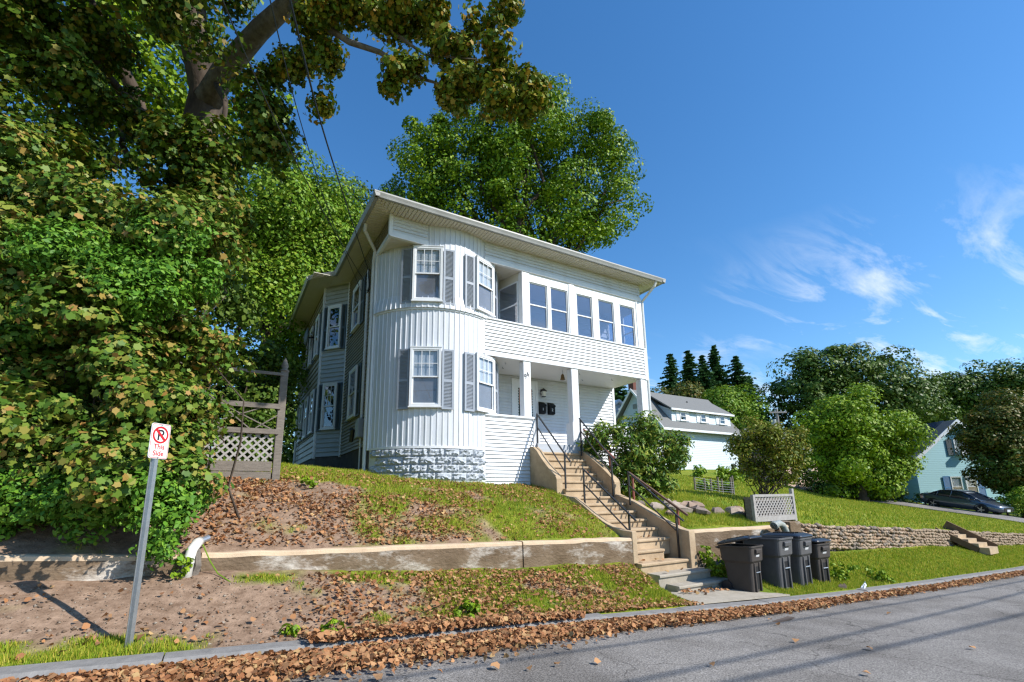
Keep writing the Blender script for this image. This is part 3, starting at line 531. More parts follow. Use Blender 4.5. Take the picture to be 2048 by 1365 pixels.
MB().loft(rings).build('reflector', mat('dish_grey', (.08, .10, .11), .5), dish, True); MB().tube([(2.3, 19, 7.7), (2.5, 19, 7.75)], .03).build('bracket', BLACKM, dish); MB().tube([(2.2, 19, 7.4), (1.85, 19, 7.6)], .015).build('feed_arm', BLACKM, dish)

# numerals on the post
def text(s, name, loc, size, m, rx=90, rz=0, ry=0, ext=.002, parent=None, shear=0, align='CENTER', bold=0):
    cu = bpy.data.curves.new(name, 'FONT'); cu.body = s; cu.size = size; cu.extrude = ext; cu.shear = shear; cu.align_x = align; cu.offset = bold
    tmp = bpy.data.objects.new('tmp', cu); COL.objects.link(tmp); dg = bpy.context.evaluated_depsgraph_get(); me = bpy.data.meshes.new_from_object(tmp.evaluated_get(dg)); bpy.data.objects.remove(tmp)
    me.materials.clear(); me.materials.append(m); M = Matrix.Translation(loc) @ Matrix.Rotation(R_(rz), 4, 'Z') @ Matrix.Rotation(R_(rx), 4, 'X') @ Matrix.Rotation(R_(ry), 4, 'Z')
    me.transform(M); return link(bpy.data.objects.new(name, me), parent)
text('94', 'house_number', (7.40, YF-.024, 5.02), .2, BLACKM, 90, 0, 38, .004, HS, .4)
# mailboxes, lantern and hanging bell on the porch
MBXM = mat('mailbox_black', (.006, .006, .007), .6, .2)
for k, xm in enumerate((9.02, 9.40)):
    mbx = thing('mailbox', (xm, YP-.1, 4.4), ('black wall mailbox nearest the front door', 'black wall mailbox farther from the front door')[k], 'mailbox', 'mailboxes on the porch wall')
    MB().prism([(xm-.12, YP-.027, 4.32), (xm-.12, YP-.16, 4.34), (xm-.12, YP-.16, 4.62), (xm-.12, YP-.027, 4.72)], (.24, 0, 0)).build('box', MBXM, mbx, bevel=.012)
    MB().prism([(xm-.13, YP-.027, 4.735), (xm-.13, YP-.175, 4.635), (xm-.13, YP-.175, 4.58), (xm-.13, YP-.162, 4.58), (xm-.13, YP-.162, 4.625), (xm-.13, YP-.027, 4.725)], (.26, 0, 0)).build('lid', MBXM, mbx)
    text(str(k+1), 'number', (xm, YP-.163, 4.43), .13, TRIM, 90, 0, 0, .002, mbx)
ln = thing('wall_lantern', (9.1, YP-.1, 5.0), 'small black wall lantern above the porch mailboxes', 'lantern')
MB().box(9.02, 9.12, YP-.05, YP-.022, 4.98, 5.18).tube([(9.07, YP-.04, 5.15), (9.07, YP-.14, 5.2), (9.07, YP-.14, 5.16)], .012).build('bracket', BLACKM, ln)
MB().loft([[(9.07+r_*sx_, YP-.14+r_*sy_, z) for sx_, sy_ in ((-1, -1), (1, -1), (1, 1), (-1, 1))] for r_, z in ((.02, 5.19), (.085, 5.10), (.085, 5.085))]).build('hood', BLACKM, ln)
MB().loft([[(9.07+r_*sx_, YP-.14+r_*sy_, z) for sx_, sy_ in ((-1, -1), (1, -1), (1, 1), (-1, 1))] for r_, z in ((.07, 5.084), (.05, 4.92))]).build('glass', mat('lantern_glass', (.55, .55, .5), .15), ln)
MB().box(9.015, 9.125, YP-.195, YP-.085, 4.90, 4.92).build('base', BLACKM, ln)
bell = thing('wind_bell', (8.98, YF+.35, 5.3), 'small brown bell hanging from the porch ceiling by the middle post', 'bell')
MB().tube([(8.98, YF+.35, 5.54), (8.98, YF+.35, 5.4)], .004).build('cord', BLACKM, bell)
MB().loft([[(8.98+r_*math.cos(k*math.pi/6), YF+.35+r_*math.sin(k*math.pi/6), z) for k in range(12)] for r_, z in ((.02, 5.41), (.05, 5.37), (.06, 5.28), (.08, 5.22))]).build('shell', mat('bell_bronze', (.16, .09, .03), .4, metal=.5), bell, True)
for k, (x, y) in enumerate(((6.9, 11.9), (7.1, 12.4), (7.7, 11.8), (8.2, 12.6), (9.7, 11.9), (10.3, 12.5), (11.2, 12.0))):
    hk = MB().tube([(x, y, 5.545), (x, y, 5.50), (x+.02, y, 5.48), (x+.035, y, 5.495)], .006, 6).build('ceiling_hook', BLACKM); tag(hk, 'small dark plant hook screwed into the porch ceiling', 'hook', 'plant hooks in the porch ceiling')

# ------------------------------------------------------------------ concrete stairs, cheek walls, railings
ST = thing('concrete_staircase', (8.35, 8.5, 0), 'long worn concrete staircase climbing from the street to the porch', 'staircase')
steps = [(11.38, 2.90, 7.62, 9.05)]
up_ = [(11.20-.224*k, 2.84-.21*k, 7.62, 9.05) for k in range(7)]
lowf = [(9.42, 1.41, 7.64, 9.05), (9.08, 1.22, 7.64, 9.05), (8.74, 1.03, 7.64, 9.05), (8.40, .84, 7.64, 9.05), (8.07, .63, 7.64, 9.05), (7.86, .42, 7.64, 8.62), (7.58, .20, 7.60, 9.22), (7.28, .0, 7.78, 9.38), (6.98, -.19, 7.98, 9.72)]
allst = up_+lowf
for k, (y, z, xa, xb) in enumerate(allst):
    yb = allst[k-1][0]+.06 if k else YF-.1
    mb = MB(); zb = z-.36; mb.prism([(xa, yb, zb), (xa, y+.035, zb), (xa, y+.035, z-.055), (xa, y, z-.055), (xa, y-.002, z-.012), (xa, y+.012, z), (xa, yb, z+.006)], (xb-xa, 0, 0)); mb.build('step', CONC if k < 14 else CONCL, ST, bevel=.008)
MB().box(7.64, 9.05, YF-.2, YF-.115, 2.6, 2.93).build('top_riser', MATS['porch_floor_grey'], ST)
def cheek(xa, xb, prof, name='cheek_wall'): MB().prism([(xa, y, z) for y, z in prof], (xb-xa, 0, 0)).build(name, CONC, ST, bevel=.015)
cheek(7.42, 7.62, [(11.47, 1.4), (11.47, 3.0), (11.3, 2.98), (11.12, 2.86), (10.95, 2.68), (10.7, 2.45), (10.45, 2.26), (10.28, 2.13), (10.22, 2.05), (10.22, 1.4)])
cheek(7.50, 7.635, [(10.2, 1.2), (10.2, 1.66), (9.6, 1.56), (9.3, 1.40), (8.95, 1.20), (8.6, 1.03), (8.3, .92), (8.0, .87), (7.7, .85), (7.7, .2)], 'low_cheek_wall')
cheek(9.06, 9.27, [(11.4, 1.5), (11.4, 2.92), (11.1, 2.88), (10.9, 2.76), (10.65, 2.6), (10.3, 2.36), (10.05, 2.16), (9.88, 2.03), (9.84, 1.95), (9.84, 1.2)])
cheek(9.06, 9.26, [(9.83, 1.0), (9.83, 1.64), (9.55, 1.55), (9.2, 1.44), (8.85, 1.28), (8.4, 1.08), (8.05, .93), (7.75, .83), (7.53, .80), (7.53, -.3)], 'low_cheek_wall')
def railing(x, rail, mid, posts, label, wood=False):
    r = thing('handrail', (x, posts[0][0], posts[0][2]), label, 'handrail', 'iron handrails of the front stairs')
    (MB().bar((x, *rail[0]), (x, *rail[1]), .045, .03)).build('top_rail', BLACKM, r, bevel=.006)
    MB().bar((x, *mid[0]), (x, *mid[1]), .028, .024).build('middle_rail', BLACKM, r)
    for y, zt, zb in posts: MB().box(x-.018, x+.018, y-.018, y+.018, zb, zt).build('post', BLACKM, r)
railing(7.68, ((11.45, 3.97), (9.94, 2.47)), ((11.42, 3.56), (10.20, 2.24)), ((11.43, 3.94, 2.82), (10.18, 2.70, 1.75)), 'black iron handrail at the top left of the stairs')
railing(7.72, ((9.52, 2.28), (7.78, 1.06)), ((9.47, 1.88), (8.02, .84)), ((9.48, 2.24, 1.40), (7.99, 1.20, .20)), 'black iron handrail at the lower left of the stairs')
railing(9.0, ((11.14, 3.88), (9.60, 2.38)), ((11.1, 3.50), (9.86, 2.16)), ((11.1, 3.83, 2.75), (9.85, 2.61, 1.55)), 'black iron handrail at the top right of the stairs')
railing(9.0, ((9.26, 2.20), (7.60, 1.01)), ((9.24, 1.85), (7.80, .78)), ((9.24, 2.17, 1.35), (7.80, 1.14, .18)), 'black iron handrail at the lower right of the stairs')
WR = thing('wooden_handrail', (9.32, 9.5, 1.5), 'worn red and brown wooden handrail along the right cheek wall', 'handrail')
WBR = mat('bare_brown_wood', (.17, .105, .075), .7, .2, (.10, .06, .045), 9, .2, 40)
MB().bar((9.32, 11.35, 3.59), (9.32, 10.08, 2.62), .06, .05).build('upper_rail', REDW, WR, bevel=.01); MB().bar((9.32, 9.55, 2.20), (9.32, 7.74, 1.13), .06, .05).build('lower_rail', WBR, WR, bevel=.01)
for y, zt, zb in ((10.26, 2.74, 1.7), (9.42, 2.12, 1.3), (8.02, 1.28, .7), (11.2, 3.45, 2.0)): MB().box(9.30, 9.345, y-.022, y+.022, zb, zt).build('post', REDW, WR)

# ------------------------------------------------------------------ retaining walls
def wallmat(name, c1, c2, c3):
    m = mat(name, c1, .95, .1, c2, 2.2, .9, 16, stretch=(1, 1, 1.8), amt=.6); t = m.node_tree; b = t.nodes['Principled BSDF']; src = b.inputs['Base Color'].links[0].from_socket
    tc_ = N(t, 'ShaderNodeTexCoord'); n_ = N(t, 'ShaderNodeTexNoise'); n_.inputs['Scale'].default_value = 1.1; n_.inputs['Detail'].default_value = 10; n_.inputs['Roughness'].default_value = .72; mp_ = N(t, 'ShaderNodeMapping'); mp_.inputs['Scale'].default_value = (1, 1, 2.2)
    t.links.new(tc_.outputs['Object'], mp_.inputs[0]); t.links.new(mp_.outputs[0], n_.inputs['Vector']); c_ = N(t, 'ShaderNodeValToRGB'); c_.color_ramp.elements[0].position = .50; c_.color_ramp.elements[1].position = .64
    c_.color_ramp.elements[0].color = (0, 0, 0, 1); c_.color_ramp.elements[1].color = (1, 1, 1, 1); t.links.new(n_.outputs[0], c_.inputs[0])
    x_ = N(t, 'ShaderNodeMixRGB'); x_.inputs[2].default_value = (*c3, 1); t.links.new(c_.outputs[0], x_.inputs[0]); t.links.new(src, x_.inputs[1]); t.links.new(x_.outputs[0], b.inputs['Base Color']); return m
WALLM = wallmat('old_wall_concrete', (.12, .082, .05), (.22, .16, .108), (.50, .45, .39))
TOPM = mat('sunlit_cap_concrete', (.62, .48, .33), .9, .15, (.50, .37, .25), 4, .3, 40)  # cap coloured lighter than the face, for sun on the wall top
RW = thing('retaining_wall', (3, 7.8, .7), 'long cracked concrete retaining wall below the sloping front yard', 'retaining wall')
def wall_piece(xs, parent, y0=7.72, th=.27, zadd=0, m=WALLM, cap=True, jy=0):
    rings = []; caps = []
    for x in xs:
        zt = float(ztop(x))+zadd+(vnoise(np.array([x]), np.array([0.]), 3.1, 5)[0]-.5)*.035; zb = float(zbase(x))-.5
        yy = y0+jy+(vnoise(np.array([x]), np.array([3.]), 2.6, 6)[0]-.5)*.035
        rings.append([(x, yy-.02, zb), (x, yy, zt-.06), (x, y0+th, zt-.06), (x, y0+th, zb)]); caps.append([(x, yy-.002, zt-.06), (x, yy+.006, zt-.012), (x, yy+.03, zt), (x, y0+th-.01, zt), (x, y0+th, zt-.06)])
    MB().loft(rings).build('wall_section', m, parent); MB().loft(caps).build('cap', TOPM, parent)
wall_piece(list(np.linspace(-.15, 4.78, 44)), RW); wall_piece(list(np.linspace(4.80, 7.52, 26)), RW, zadd=.012, jy=-.012)
RWL = thing('shaded_wall', (-3, 7.8, .7), 'older leaf shaded concrete wall under the hedge at the left', 'retaining wall')
wall_piece(list(np.linspace(-14, -.42, 20)), RWL, zadd=-.02, jy=.02)
RWR = thing('concrete_wall', (11.4, 7.6, .5), 'stained concrete retaining wall right of the stairs behind the bins', 'retaining wall')
wall_piece(list(np.linspace(9.27, 13.35, 9)), RWR, y0=7.60, th=.25); MB().box(13.1, 13.62, 7.56, 7.95, -.5, .84).build('end_block', WALLM, RWR, bevel=.03)
# fieldstone wall
SW = thing('fieldstone_wall', (20, 7.7, .3), 'low wall of rounded fieldstones holding up the neighbouring lawn', 'stone wall')
STN = [mat('fieldstone_%d' % k, c, .85, .2, d, 9, .3, 40) for k, (c, d) in enumerate((((.36, .27, .19), (.26, .19, .13)), ((.44, .34, .25), (.33, .25, .18)), ((.25, .205, .165), (.17, .14, .11)), ((.42, .29, .19), (.30, .20, .13))))]
def stone_mesh(seed, m):
    r = np.random.default_rng(seed); mb = MB(); rings = []; sh = 1+r.normal(0, .12, (7, 8))
    for i in range(1, 6):
        th = math.pi*i/6; rings.append([(sh[i, k]*math.sin(th)*math.cos(k*math.pi/4), sh[i, k]*.8*math.cos(th), sh[i, k]*math.sin(th)*math.sin(k*math.pi/4)) for k in range(8)])
    me = mb.loft(rings).mesh('stone'); me.materials.append(m); me.polygons.foreach_set('use_smooth', [True]*len(me.polygons)); return me
SMS = [stone_mesh(s, STN[s % 4]) for s in range(12)]
rings = []
for x in np.linspace(13.6, 40, 20): zt = float(ztop(x)); rings.append([(x, 7.72, zt-.9), (x, 7.72, zt-.06), (x, 7.98, zt-.03), (x, 7.98, zt-.9)])
MB().loft(rings).build('wall_core', mat('stone_joint_earth', (.055, .045, .038), .95), SW)
cnt = 0; rest = []; row = 0; zoff = 0
cells = []
for row in range(7):
    x = 13.62+.06*(row % 2)
    while x < 33:
        w = (.10+.12*random.random())*(1+.012*(x-13.6)); zt = float(ztop(x)); zc = zt-.05-row*.097+random.uniform(-.02, .02)+.015*math.sin(x*2.3+row*1.7)
        if zc > float(zbase(x))-.08: cells.append((x+w/2, zc, w))
        x += w*.98
cells.sort(key=lambda c: c[0])
def place_stone(x, z, w): return dict(loc=(x, 7.70+random.uniform(-.02, .015), z), s=(w*random.uniform(.5, .62), random.uniform(.07, .11), random.uniform(.048, .066)), r=random.uniform(-.45, .45))
rm = MB()
for k, (x, z, w) in enumerate(cells):
    p = place_stone(x, z, w)
    if k < 300:
        o = inst('stone', SMS[random.randrange(12)], SW, p['loc']); o.scale = p['s']; o.rotation_euler = (0, p['r'], 0)
    else:
        me = SMS[random.randrange(12)]; c_, s_ = math.cos(p['r']), math.sin(p['r'])
        rest.append((np.array([v.co for v in me.vertices])*np.array(p['s']), [tuple(f.vertices) for f in me.polygons], p['loc'], c_, s_))
for V, F, l, c_, s_ in rest: rm.add([(v[0]*c_+v[2]*s_+l[0], v[1]+l[1], -v[0]*s_+v[2]*c_+l[2]) for v in V], F)
if rest: o = rm.build('far_stones', STN[0], SW, True); o['kind'] = 'stuff'
# garden steps through the stone wall
GS = thing('garden_steps', (24.4, 7.4, 0), 'short wood edged steps cut through the fieldstone wall', 'steps')
zt = float(ztop(24.2)); MB().bar((24.55, 8.05, zt+.20), (24.75, 6.75, zt-.62), .12, .34).build('side_board', mat('step_board_brown', (.19, .125, .075), .85, .1, (.12, .08, .05), 6), GS)
MB().bar((23.5, 8.05, zt+.06), (23.75, 6.95, zt-.62), .10, .2).build('side_board', MATS['step_board_brown'], GS)
for k in range(4): MB().box(23.72, 24.55, 7.75-.27*k-.3, 7.75-.27*k, zt-.36-.13*k, zt-.13*(k+1)).build('step', CONC, GS)

# ------------------------------------------------------------------ foliage tools
TEMPL = {
 'maple': np.array([(0, -.48, 0), (.22, -.34, .05), (.44, -.3, .1), (.38, -.02, .07), (.52, .16, .1), (.26, .24, .04), (.17, .36, .02), (0, .56, -.05), (-.17, .36, .02), (-.26, .24, .04), (-.52, .16, .1), (-.38, -.02, .07), (-.44, -.3, .1), (-.22, -.34, .05)]),
 'lobed': np.array([(0, -.46, 0), (.4, -.32, .1), (.36, .0, .06), (.5, .2, .1), (.2, .28, .03), (0, .56, -.05), (-.2, .28, .03), (-.5, .2, .1), (-.36, .0, .06), (-.4, -.32, .1)]),
 'oval': np.array([(0, -.5, 0), (.26, -.1, .07), (.2, .2, .05), (0, .5, -.03), (-.2, .2, .05), (-.26, -.1, .07)]),
 'quad': np.array([(0, -.5, 0), (.36, 0, .1), (0, .5, 0), (-.36, 0, .1)]),
 'spray': np.array([(0, -.5, 0), (.14, .0, .02), (0, .5, -.08), (-.14, .0, .02)]),
 'dead': np.array([(0, -.45, .0), (.36, -.28, .24), (.42, .1, .34), (.1, .5, .16), (-.3, .34, .1), (-.44, -.12, .32)]),
}
def unit(v): return v/(np.linalg.norm(v, axis=-1, keepdims=True)+1e-9)
def leaves(name, pos, nrm, size, templ, m, parent=None, smooth=False):
    T = TEMPL[templ]; n = len(pos); nrm = unit(nrm); r = unit(rng.normal(size=(n, 3))); u = unit(np.cross(nrm, r)); v = np.cross(nrm, u)
    s = np.asarray(size)[:, None, None]*np.ones((n, 1, 1))
    co = pos[:, None, :]+s*(T[None, :, 0:1]*u[:, None, :]+T[None, :, 1:2]*v[:, None, :]+T[None, :, 2:3]*nrm[:, None, :])
    k = len(T); return np_mesh(name, co.reshape(-1, 3), np.full(n, k), np.arange(n*k), m, parent, smooth)
def blob_points(blobs, n, clump, shell=.55, per=22, updir=.35):
    B = np.array([(*np.asarray(b[:3], float), *(list(b[3:6]) if len(b) >= 6 else [b[3]]*3)) for b in blobs]); w = (B[:, 3]*B[:, 4]*B[:, 5])**(2/3.); w /= w.sum()
    nc = max(1, n//per); ib = rng.choice(len(B), nc, p=w); d = unit(rng.normal(size=(nc, 3))); rad = shell+(1-shell)*rng.random(nc)**.6
    c = B[ib, :3]+d*rad[:, None]*B[ib, 3:]; cs = clump*(.6+.9*rng.random(nc))
    il = rng.integers(0, nc, n); e = unit(rng.normal(size=(n, 3))+np.array([0, 0, .25])+.35*d[il]); rr = (.62+.42*rng.random(n)**.8)*cs[il] if per > 80 else (.35+.65*rng.random(n)**.5)*cs[il]
    p = c[il]+e*rr[:, None]*np.array([1, 1, .72])
    nr = unit(e*.8+d[il]*.4+np.array([0, 0, updir])+rng.normal(size=(n, 3))*.42)
    return p, nr
def rough_blobs(blobs, k=4, f=.5):
    out = []
    for b in blobs:
        c = np.array(b[:3], float); r = np.array(b[3:6] if len(b) >= 6 else [b[3]]*3, float); out.append((*c, *(r*.78)))
        for d in unit(rng.normal(size=(k, 3))+np.array([0, 0, .3])): out.append((*(c+d*r*(.72+.25*rng.random())), *(r*f*(.6+.7*rng.random()))))
    return out
def crown(name, blobs, n, size, templ, m, parent, clump=.35, shell=.55, per=22, keep=None, jit=.5, rough=True):
    if rough: blobs = rough_blobs(blobs)
    p, nr = blob_points(blobs, n, clump, shell, per)
    if keep is not None: k = keep(p); p, nr = p[k], nr[k]
    return leaves(name, p, nr, size*(1+jit*(rng.random(len(p))*2-1)), templ, m, parent)
def limb_pts(p, q, n=5, wob=.06, sag=0):
    p, q = np.array(p, float), np.array(q, float); l = np.linalg.norm(q-p); out = []
    for i in range(n+1):
        t_ = i/n; o = p+(q-p)*t_+(rng.normal(size=3)*wob*l*(0 < i < n)); o[2] += sag*l*math.sin(math.pi*t_); out.append(o)
    return out
def tree_wood(parent, base, forks, r0, m=BARK, name='trunk', twigs=0, tr=.04):
    top = np.array(forks[0][0], float); MB().tube(limb_pts(base, top, 6, .012), list(np.linspace(r0*1.25, r0*.72, 7)), 10).build(name, m, parent, True)
    for p, q, r in forks: 
        if p is not None: MB().tube(limb_pts(p, q, 6, .045, .04), list(np.linspace(r, r*.28, 7)), 7).build('limb', m, parent, True)

L_MAPLE = leafmat('leaf_turning_maple', [(.030, .065, .008), (.05, .09, .009), (.07, .115, .010), (.10, .13, .012), (.14, .14, .015), (.19, .12, .02)], .32)
L_MAPLE_SHADED = leafmat('leaf_maple_shaded', [(.022, .055, .007), (.035, .075, .008), (.05, .095, .009), (.07, .115, .011), (.10, .12, .014), (.15, .10, .018)], .25, .45, (1.35, 1.3, 1.0))  # darker leaf tone, the shade of the canopy put into the colour
L_MAPLEG = leafmat('leaf_maple_green', [(.03, .08, .005), (.055, .12, .006), (.095, .17, .008), (.145, .215, .010)], .28)
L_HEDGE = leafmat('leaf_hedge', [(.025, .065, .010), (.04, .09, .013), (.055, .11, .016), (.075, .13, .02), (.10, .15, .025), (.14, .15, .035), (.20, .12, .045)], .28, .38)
L_IVY = leafmat('leaf_vine', [(.035, .105, .014), (.06, .15, .018), (.10, .20, .025)], .3, .35)
L_LIGHT = leafmat('leaf_light_green', [(.045, .11, .010), (.075, .155, .014), (.11, .20, .02), (.15, .20, .028)], .35)
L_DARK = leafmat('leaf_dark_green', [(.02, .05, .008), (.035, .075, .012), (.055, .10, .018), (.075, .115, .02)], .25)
L_BRIGHT = leafmat('leaf_bright_green', [(.06, .13, .008), (.105, .185, .012), (.16, .235, .016)], .35)
L_RUST = leafmat('leaf_rust', [(.03, .055, .010), (.045, .07, .012), (.07, .085, .014), (.12, .085, .02)], .3)
L_RHODO = leafmat('leaf_rhododendron', [(.025, .07, .012), (.045, .105, .018), (.075, .15, .022), (.13, .19, .03), (.19, .20, .045)], .22, .3)
L_SPRUCE = leafmat('needle_spruce', [(.02, .05, .026), (.03, .075, .034), (.045, .095, .04)], .25, .6, (1.7, 1.7, 1.2))
L_BROWNB = leafmat('leaf_olive_shrub', [(.05, .085, .010), (.085, .12, .014), (.12, .145, .02), (.16, .13, .03)], .3)
L_DEAD = leafmat('leaf_fallen', [(.26, .115, .045), (.33, .165, .07), (.22, .09, .038), (.40, .22, .10), (.17, .08, .04), (.42, .28, .12)], .2, .8, (1.25, 1.25, 1.3))
L_GRASS = leafmat('grass_blade', [(.05, .10, .012), (.085, .14, .018), (.13, .165, .03), (.20, .185, .065)], .5, .5, (2.75, 2.35, 1.2))

# ------------------------------------------------------------------ near vegetation at the left
def A(px, py, D): return tuple(at(px, py, D))
def blob(px, py, D, rpx, ry=None, rz=None): r = rpx*D/FPX; return (*at(px, py, D), r, r if ry is None else ry*D/FPX, r if rz is None else rz*D/FPX)
MT = thing('maple_tree', (-1.55, 13.2, 2.2), 'huge maple with turning leaves arching over the yard at the upper left', 'maple tree')
tb = np.array([-1.55, 13.2, 2.0]); fk = at(415, 190, 12.4)
MB().tube([tb, tb+(0, 0, 3), (-1.5, 13.1, 8), tuple(fk), at(385, 60, 12.2), at(380, -120, 12)], [.62, .48, .42, .40, .33, .25], 12).build('trunk', BARK, MT, True)
MB().tube([at(400, 230, 12.4), at(450, 140, 11.8), at(520, 60, 11), at(585, 0, 10.4), at(640, -80, 9.8)], [.34, .27, .22, .18, .12], 10).build('limb', BARKG, MT, True)
MB().tube([at(575, 12, 10.5), at(630, 40, 9.9), at(700, 85, 9.5), at(760, 105, 9.3), at(850, 160, 9.1), at(940, 185, 9)], [.085, .075, .06, .05, .03, .012], 7).build('limb', BARKG, MT, True)
MB().tube([at(640, -10, 10), at(760, 45, 9.4), at(800, 75, 9.2), at(850, 110, 9), at(960, 120, 8.8)], [.06, .05, .035, .02, .008], 6).build('limb', BARKG, MT, True)
for p, q, r in ((at(300, 240, 11), at(120, 60, 9), .14), (at(235, 200, 11.5), at(330, 420, 9.6), .10), (at(330, 300, 12.2), at(150, -60, 11), .22), (at(385, 60, 12), at(300, -120, 11), .16), (at(240, 330, 11.6), at(60, 250, 8.5), .12), (at(430, 160, 12), at(470, 330, 10.5), .09)):
    MB().tube(limb_pts(p, q, 6, .04, .03), list(np.linspace(r, r*.25, 7)), 7).build('limb', BARK, MT, True)
over = [blob(700, 20, 9.4, 55, 60, 30), blob(790, 45, 9.2, 48, 50, 32), blob(785, 165, 9.0, 24, 30, 16), blob(855, 25, 9.2, 52, 60, 28), blob(895, 95, 9.0, 48, 50, 34), blob(960, 55, 8.9, 26, 30, 18), blob(1020, 15, 9, 32, 30, 16), blob(830, 140, 9, 26, 30, 18),
        blob(925, 170, 8.9, 42, 50, 28), blob(985, 150, 8.8, 42, 50, 32), blob(1040, 185, 8.7, 34, 40, 32), blob(1000, 215, 8.7, 38, 45, 22), blob(900, 200, 8.9, 22, 30, 20), blob(1060, 230, 8.7, 20, 25, 18), blob(640, 40, 9.8, 45, 50, 30), blob(600, 130, 10.2, 34, 40, 42), blob(650, 120, 9.8, 22, 25, 26), blob(640, 210, 10, 16, 20, 30)]
crown('crown', over, 19000, .085, 'lobed', L_MAPLE, MT, .2, .15, 34)
upper = [blob(20, 60, 8.5, 90), blob(120, 30, 9, 90), blob(90, 170, 9, 80), blob(210, 110, 9.5, 60), blob(230, 250, 9.6, 70), blob(470, 5, 12.5, 40), blob(545, 175, 10.2, 35, 45, 50), blob(490, 250, 9.8, 65, 50, 80), blob(545, 260, 10, 50, 50, 70), blob(20, 280, 8.5, 80), blob(330, 330, 9.2, 75), blob(430, 340, 9.2, 70), blob(130, 330, 9, 70), blob(300, 20, 9.6, 60, 50, 45), blob(420, 420, 9, 60)]
crown('crown', upper, 24000, .092, 'lobed', L_MAPLE_SHADED, MT, .30, .3, 60)
above = [blob(60, -330, 9, 260, 260, 110), blob(330, -330, 9, 260, 260, 110), blob(560, -250, 9.5, 150, 200, 80), blob(200, -180, 9.5, 200, 200, 70), blob(-160, -100, 8.5, 200), blob(430, -190, 10, 110, 150, 45)]
above += [(*(np.array(b[:3])+SDIR*2.6), *b[3:6]) for b in upper[:5]]  # extra clumps set sunward of the upper crown, added to shade it
crown('crown', above, 40000, .115, 'quad', L_MAPLE_SHADED, MT, .42, .2, 50)
back_c = [blob(80, 150, 14, 160), blob(260, 120, 14.5, 170), blob(120, 330, 14, 160), blob(330, 300, 15, 130), blob(460, 200, 15, 80), blob(200, -60, 14, 230)]
crown('crown', back_c, 22000, .16, 'quad', L_MAPLEG, MT, .7, .2, 40)

HG = thing('hedge', (-2, 8.6, 1), 'tall tangled hedge of maple saplings and vines overhanging the left wall', 'hedge')
hb = [blob(40, 420, 7.6, 130), blob(180, 470, 7.6, 120), blob(330, 470, 7.8, 110), blob(405, 490, 8.2, 70), blob(60, 600, 7.2, 140), blob(220, 620, 7.2, 130), blob(340, 640, 7.4, 100), blob(405, 680, 7.6, 45, 50, 60), blob(430, 742, 7.8, 50, 40, 16), blob(40, 780, 6.8, 130), blob(190, 800, 6.7, 130), blob(305, 800, 6.8, 95), blob(370, 850, 7.0, 45, 50, 55), blob(-60, 500, 7.4, 150), blob(-60, 750, 6.8, 150)]
hmid = [blob(100, 920, 6.4, 110), blob(230, 940, 6.2, 110), blob(325, 950, 6.3, 70), blob(0, 930, 6.3, 110), blob(375, 965, 6.5, 34, 36, 55)]
hlow_ = [blob(180, 1010, 5.95, 85, 60, 50), blob(60, 1020, 5.9, 90, 60, 40), blob(290, 1000, 5.9, 75, 60, 60), blob(322, 1050, 5.85, 40, 36, 45), blob(372, 990, 6.2, 26, 30, 45), blob(322, 1110, 5.8, 18, 18, 28), blob(-30, 1020, 5.9, 80)]
crown('maple_foliage', hb+hmid, 68000, .078, 'lobed', L_HEDGE, HG, .26, .5, 60)
vine = [blob(170, 510, 6.7, 85, 50, 75), blob(250, 550, 6.7, 85, 40, 65), blob(130, 590, 6.7, 70, 40, 55), blob(300, 600, 6.7, 70, 40, 50), blob(60, 650, 6.6, 50, 40, 45), blob(330, 480, 7.1, 65, 40, 55), blob(380, 560, 7.2, 40, 30, 50)]
crown('vine_foliage', vine+hlow_, 36000, .068, 'oval', L_IVY, HG, .17, .5, 36)
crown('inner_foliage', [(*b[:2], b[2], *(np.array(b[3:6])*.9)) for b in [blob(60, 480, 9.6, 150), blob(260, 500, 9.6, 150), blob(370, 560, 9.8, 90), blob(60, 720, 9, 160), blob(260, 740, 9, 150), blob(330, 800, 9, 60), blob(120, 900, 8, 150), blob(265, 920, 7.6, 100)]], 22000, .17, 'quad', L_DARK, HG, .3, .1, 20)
for k in range(46):
    b_ = (hb+hmid+hlow_)[k % len(hb+hmid+hlow_)]; q = np.array(b_[:3])+rng.normal(size=3)*.25*np.array(b_[3:6]); p = np.array([q[0]+rng.normal()*.5, max(8.3, q[1])+abs(rng.normal())*.6, float(hup(q[0], 8.6))])
    MB().tube(limb_pts(p, q, 5, .05), list(np.linspace(.022, .006, 6)), 5).build('stem', BARK, HG, True)

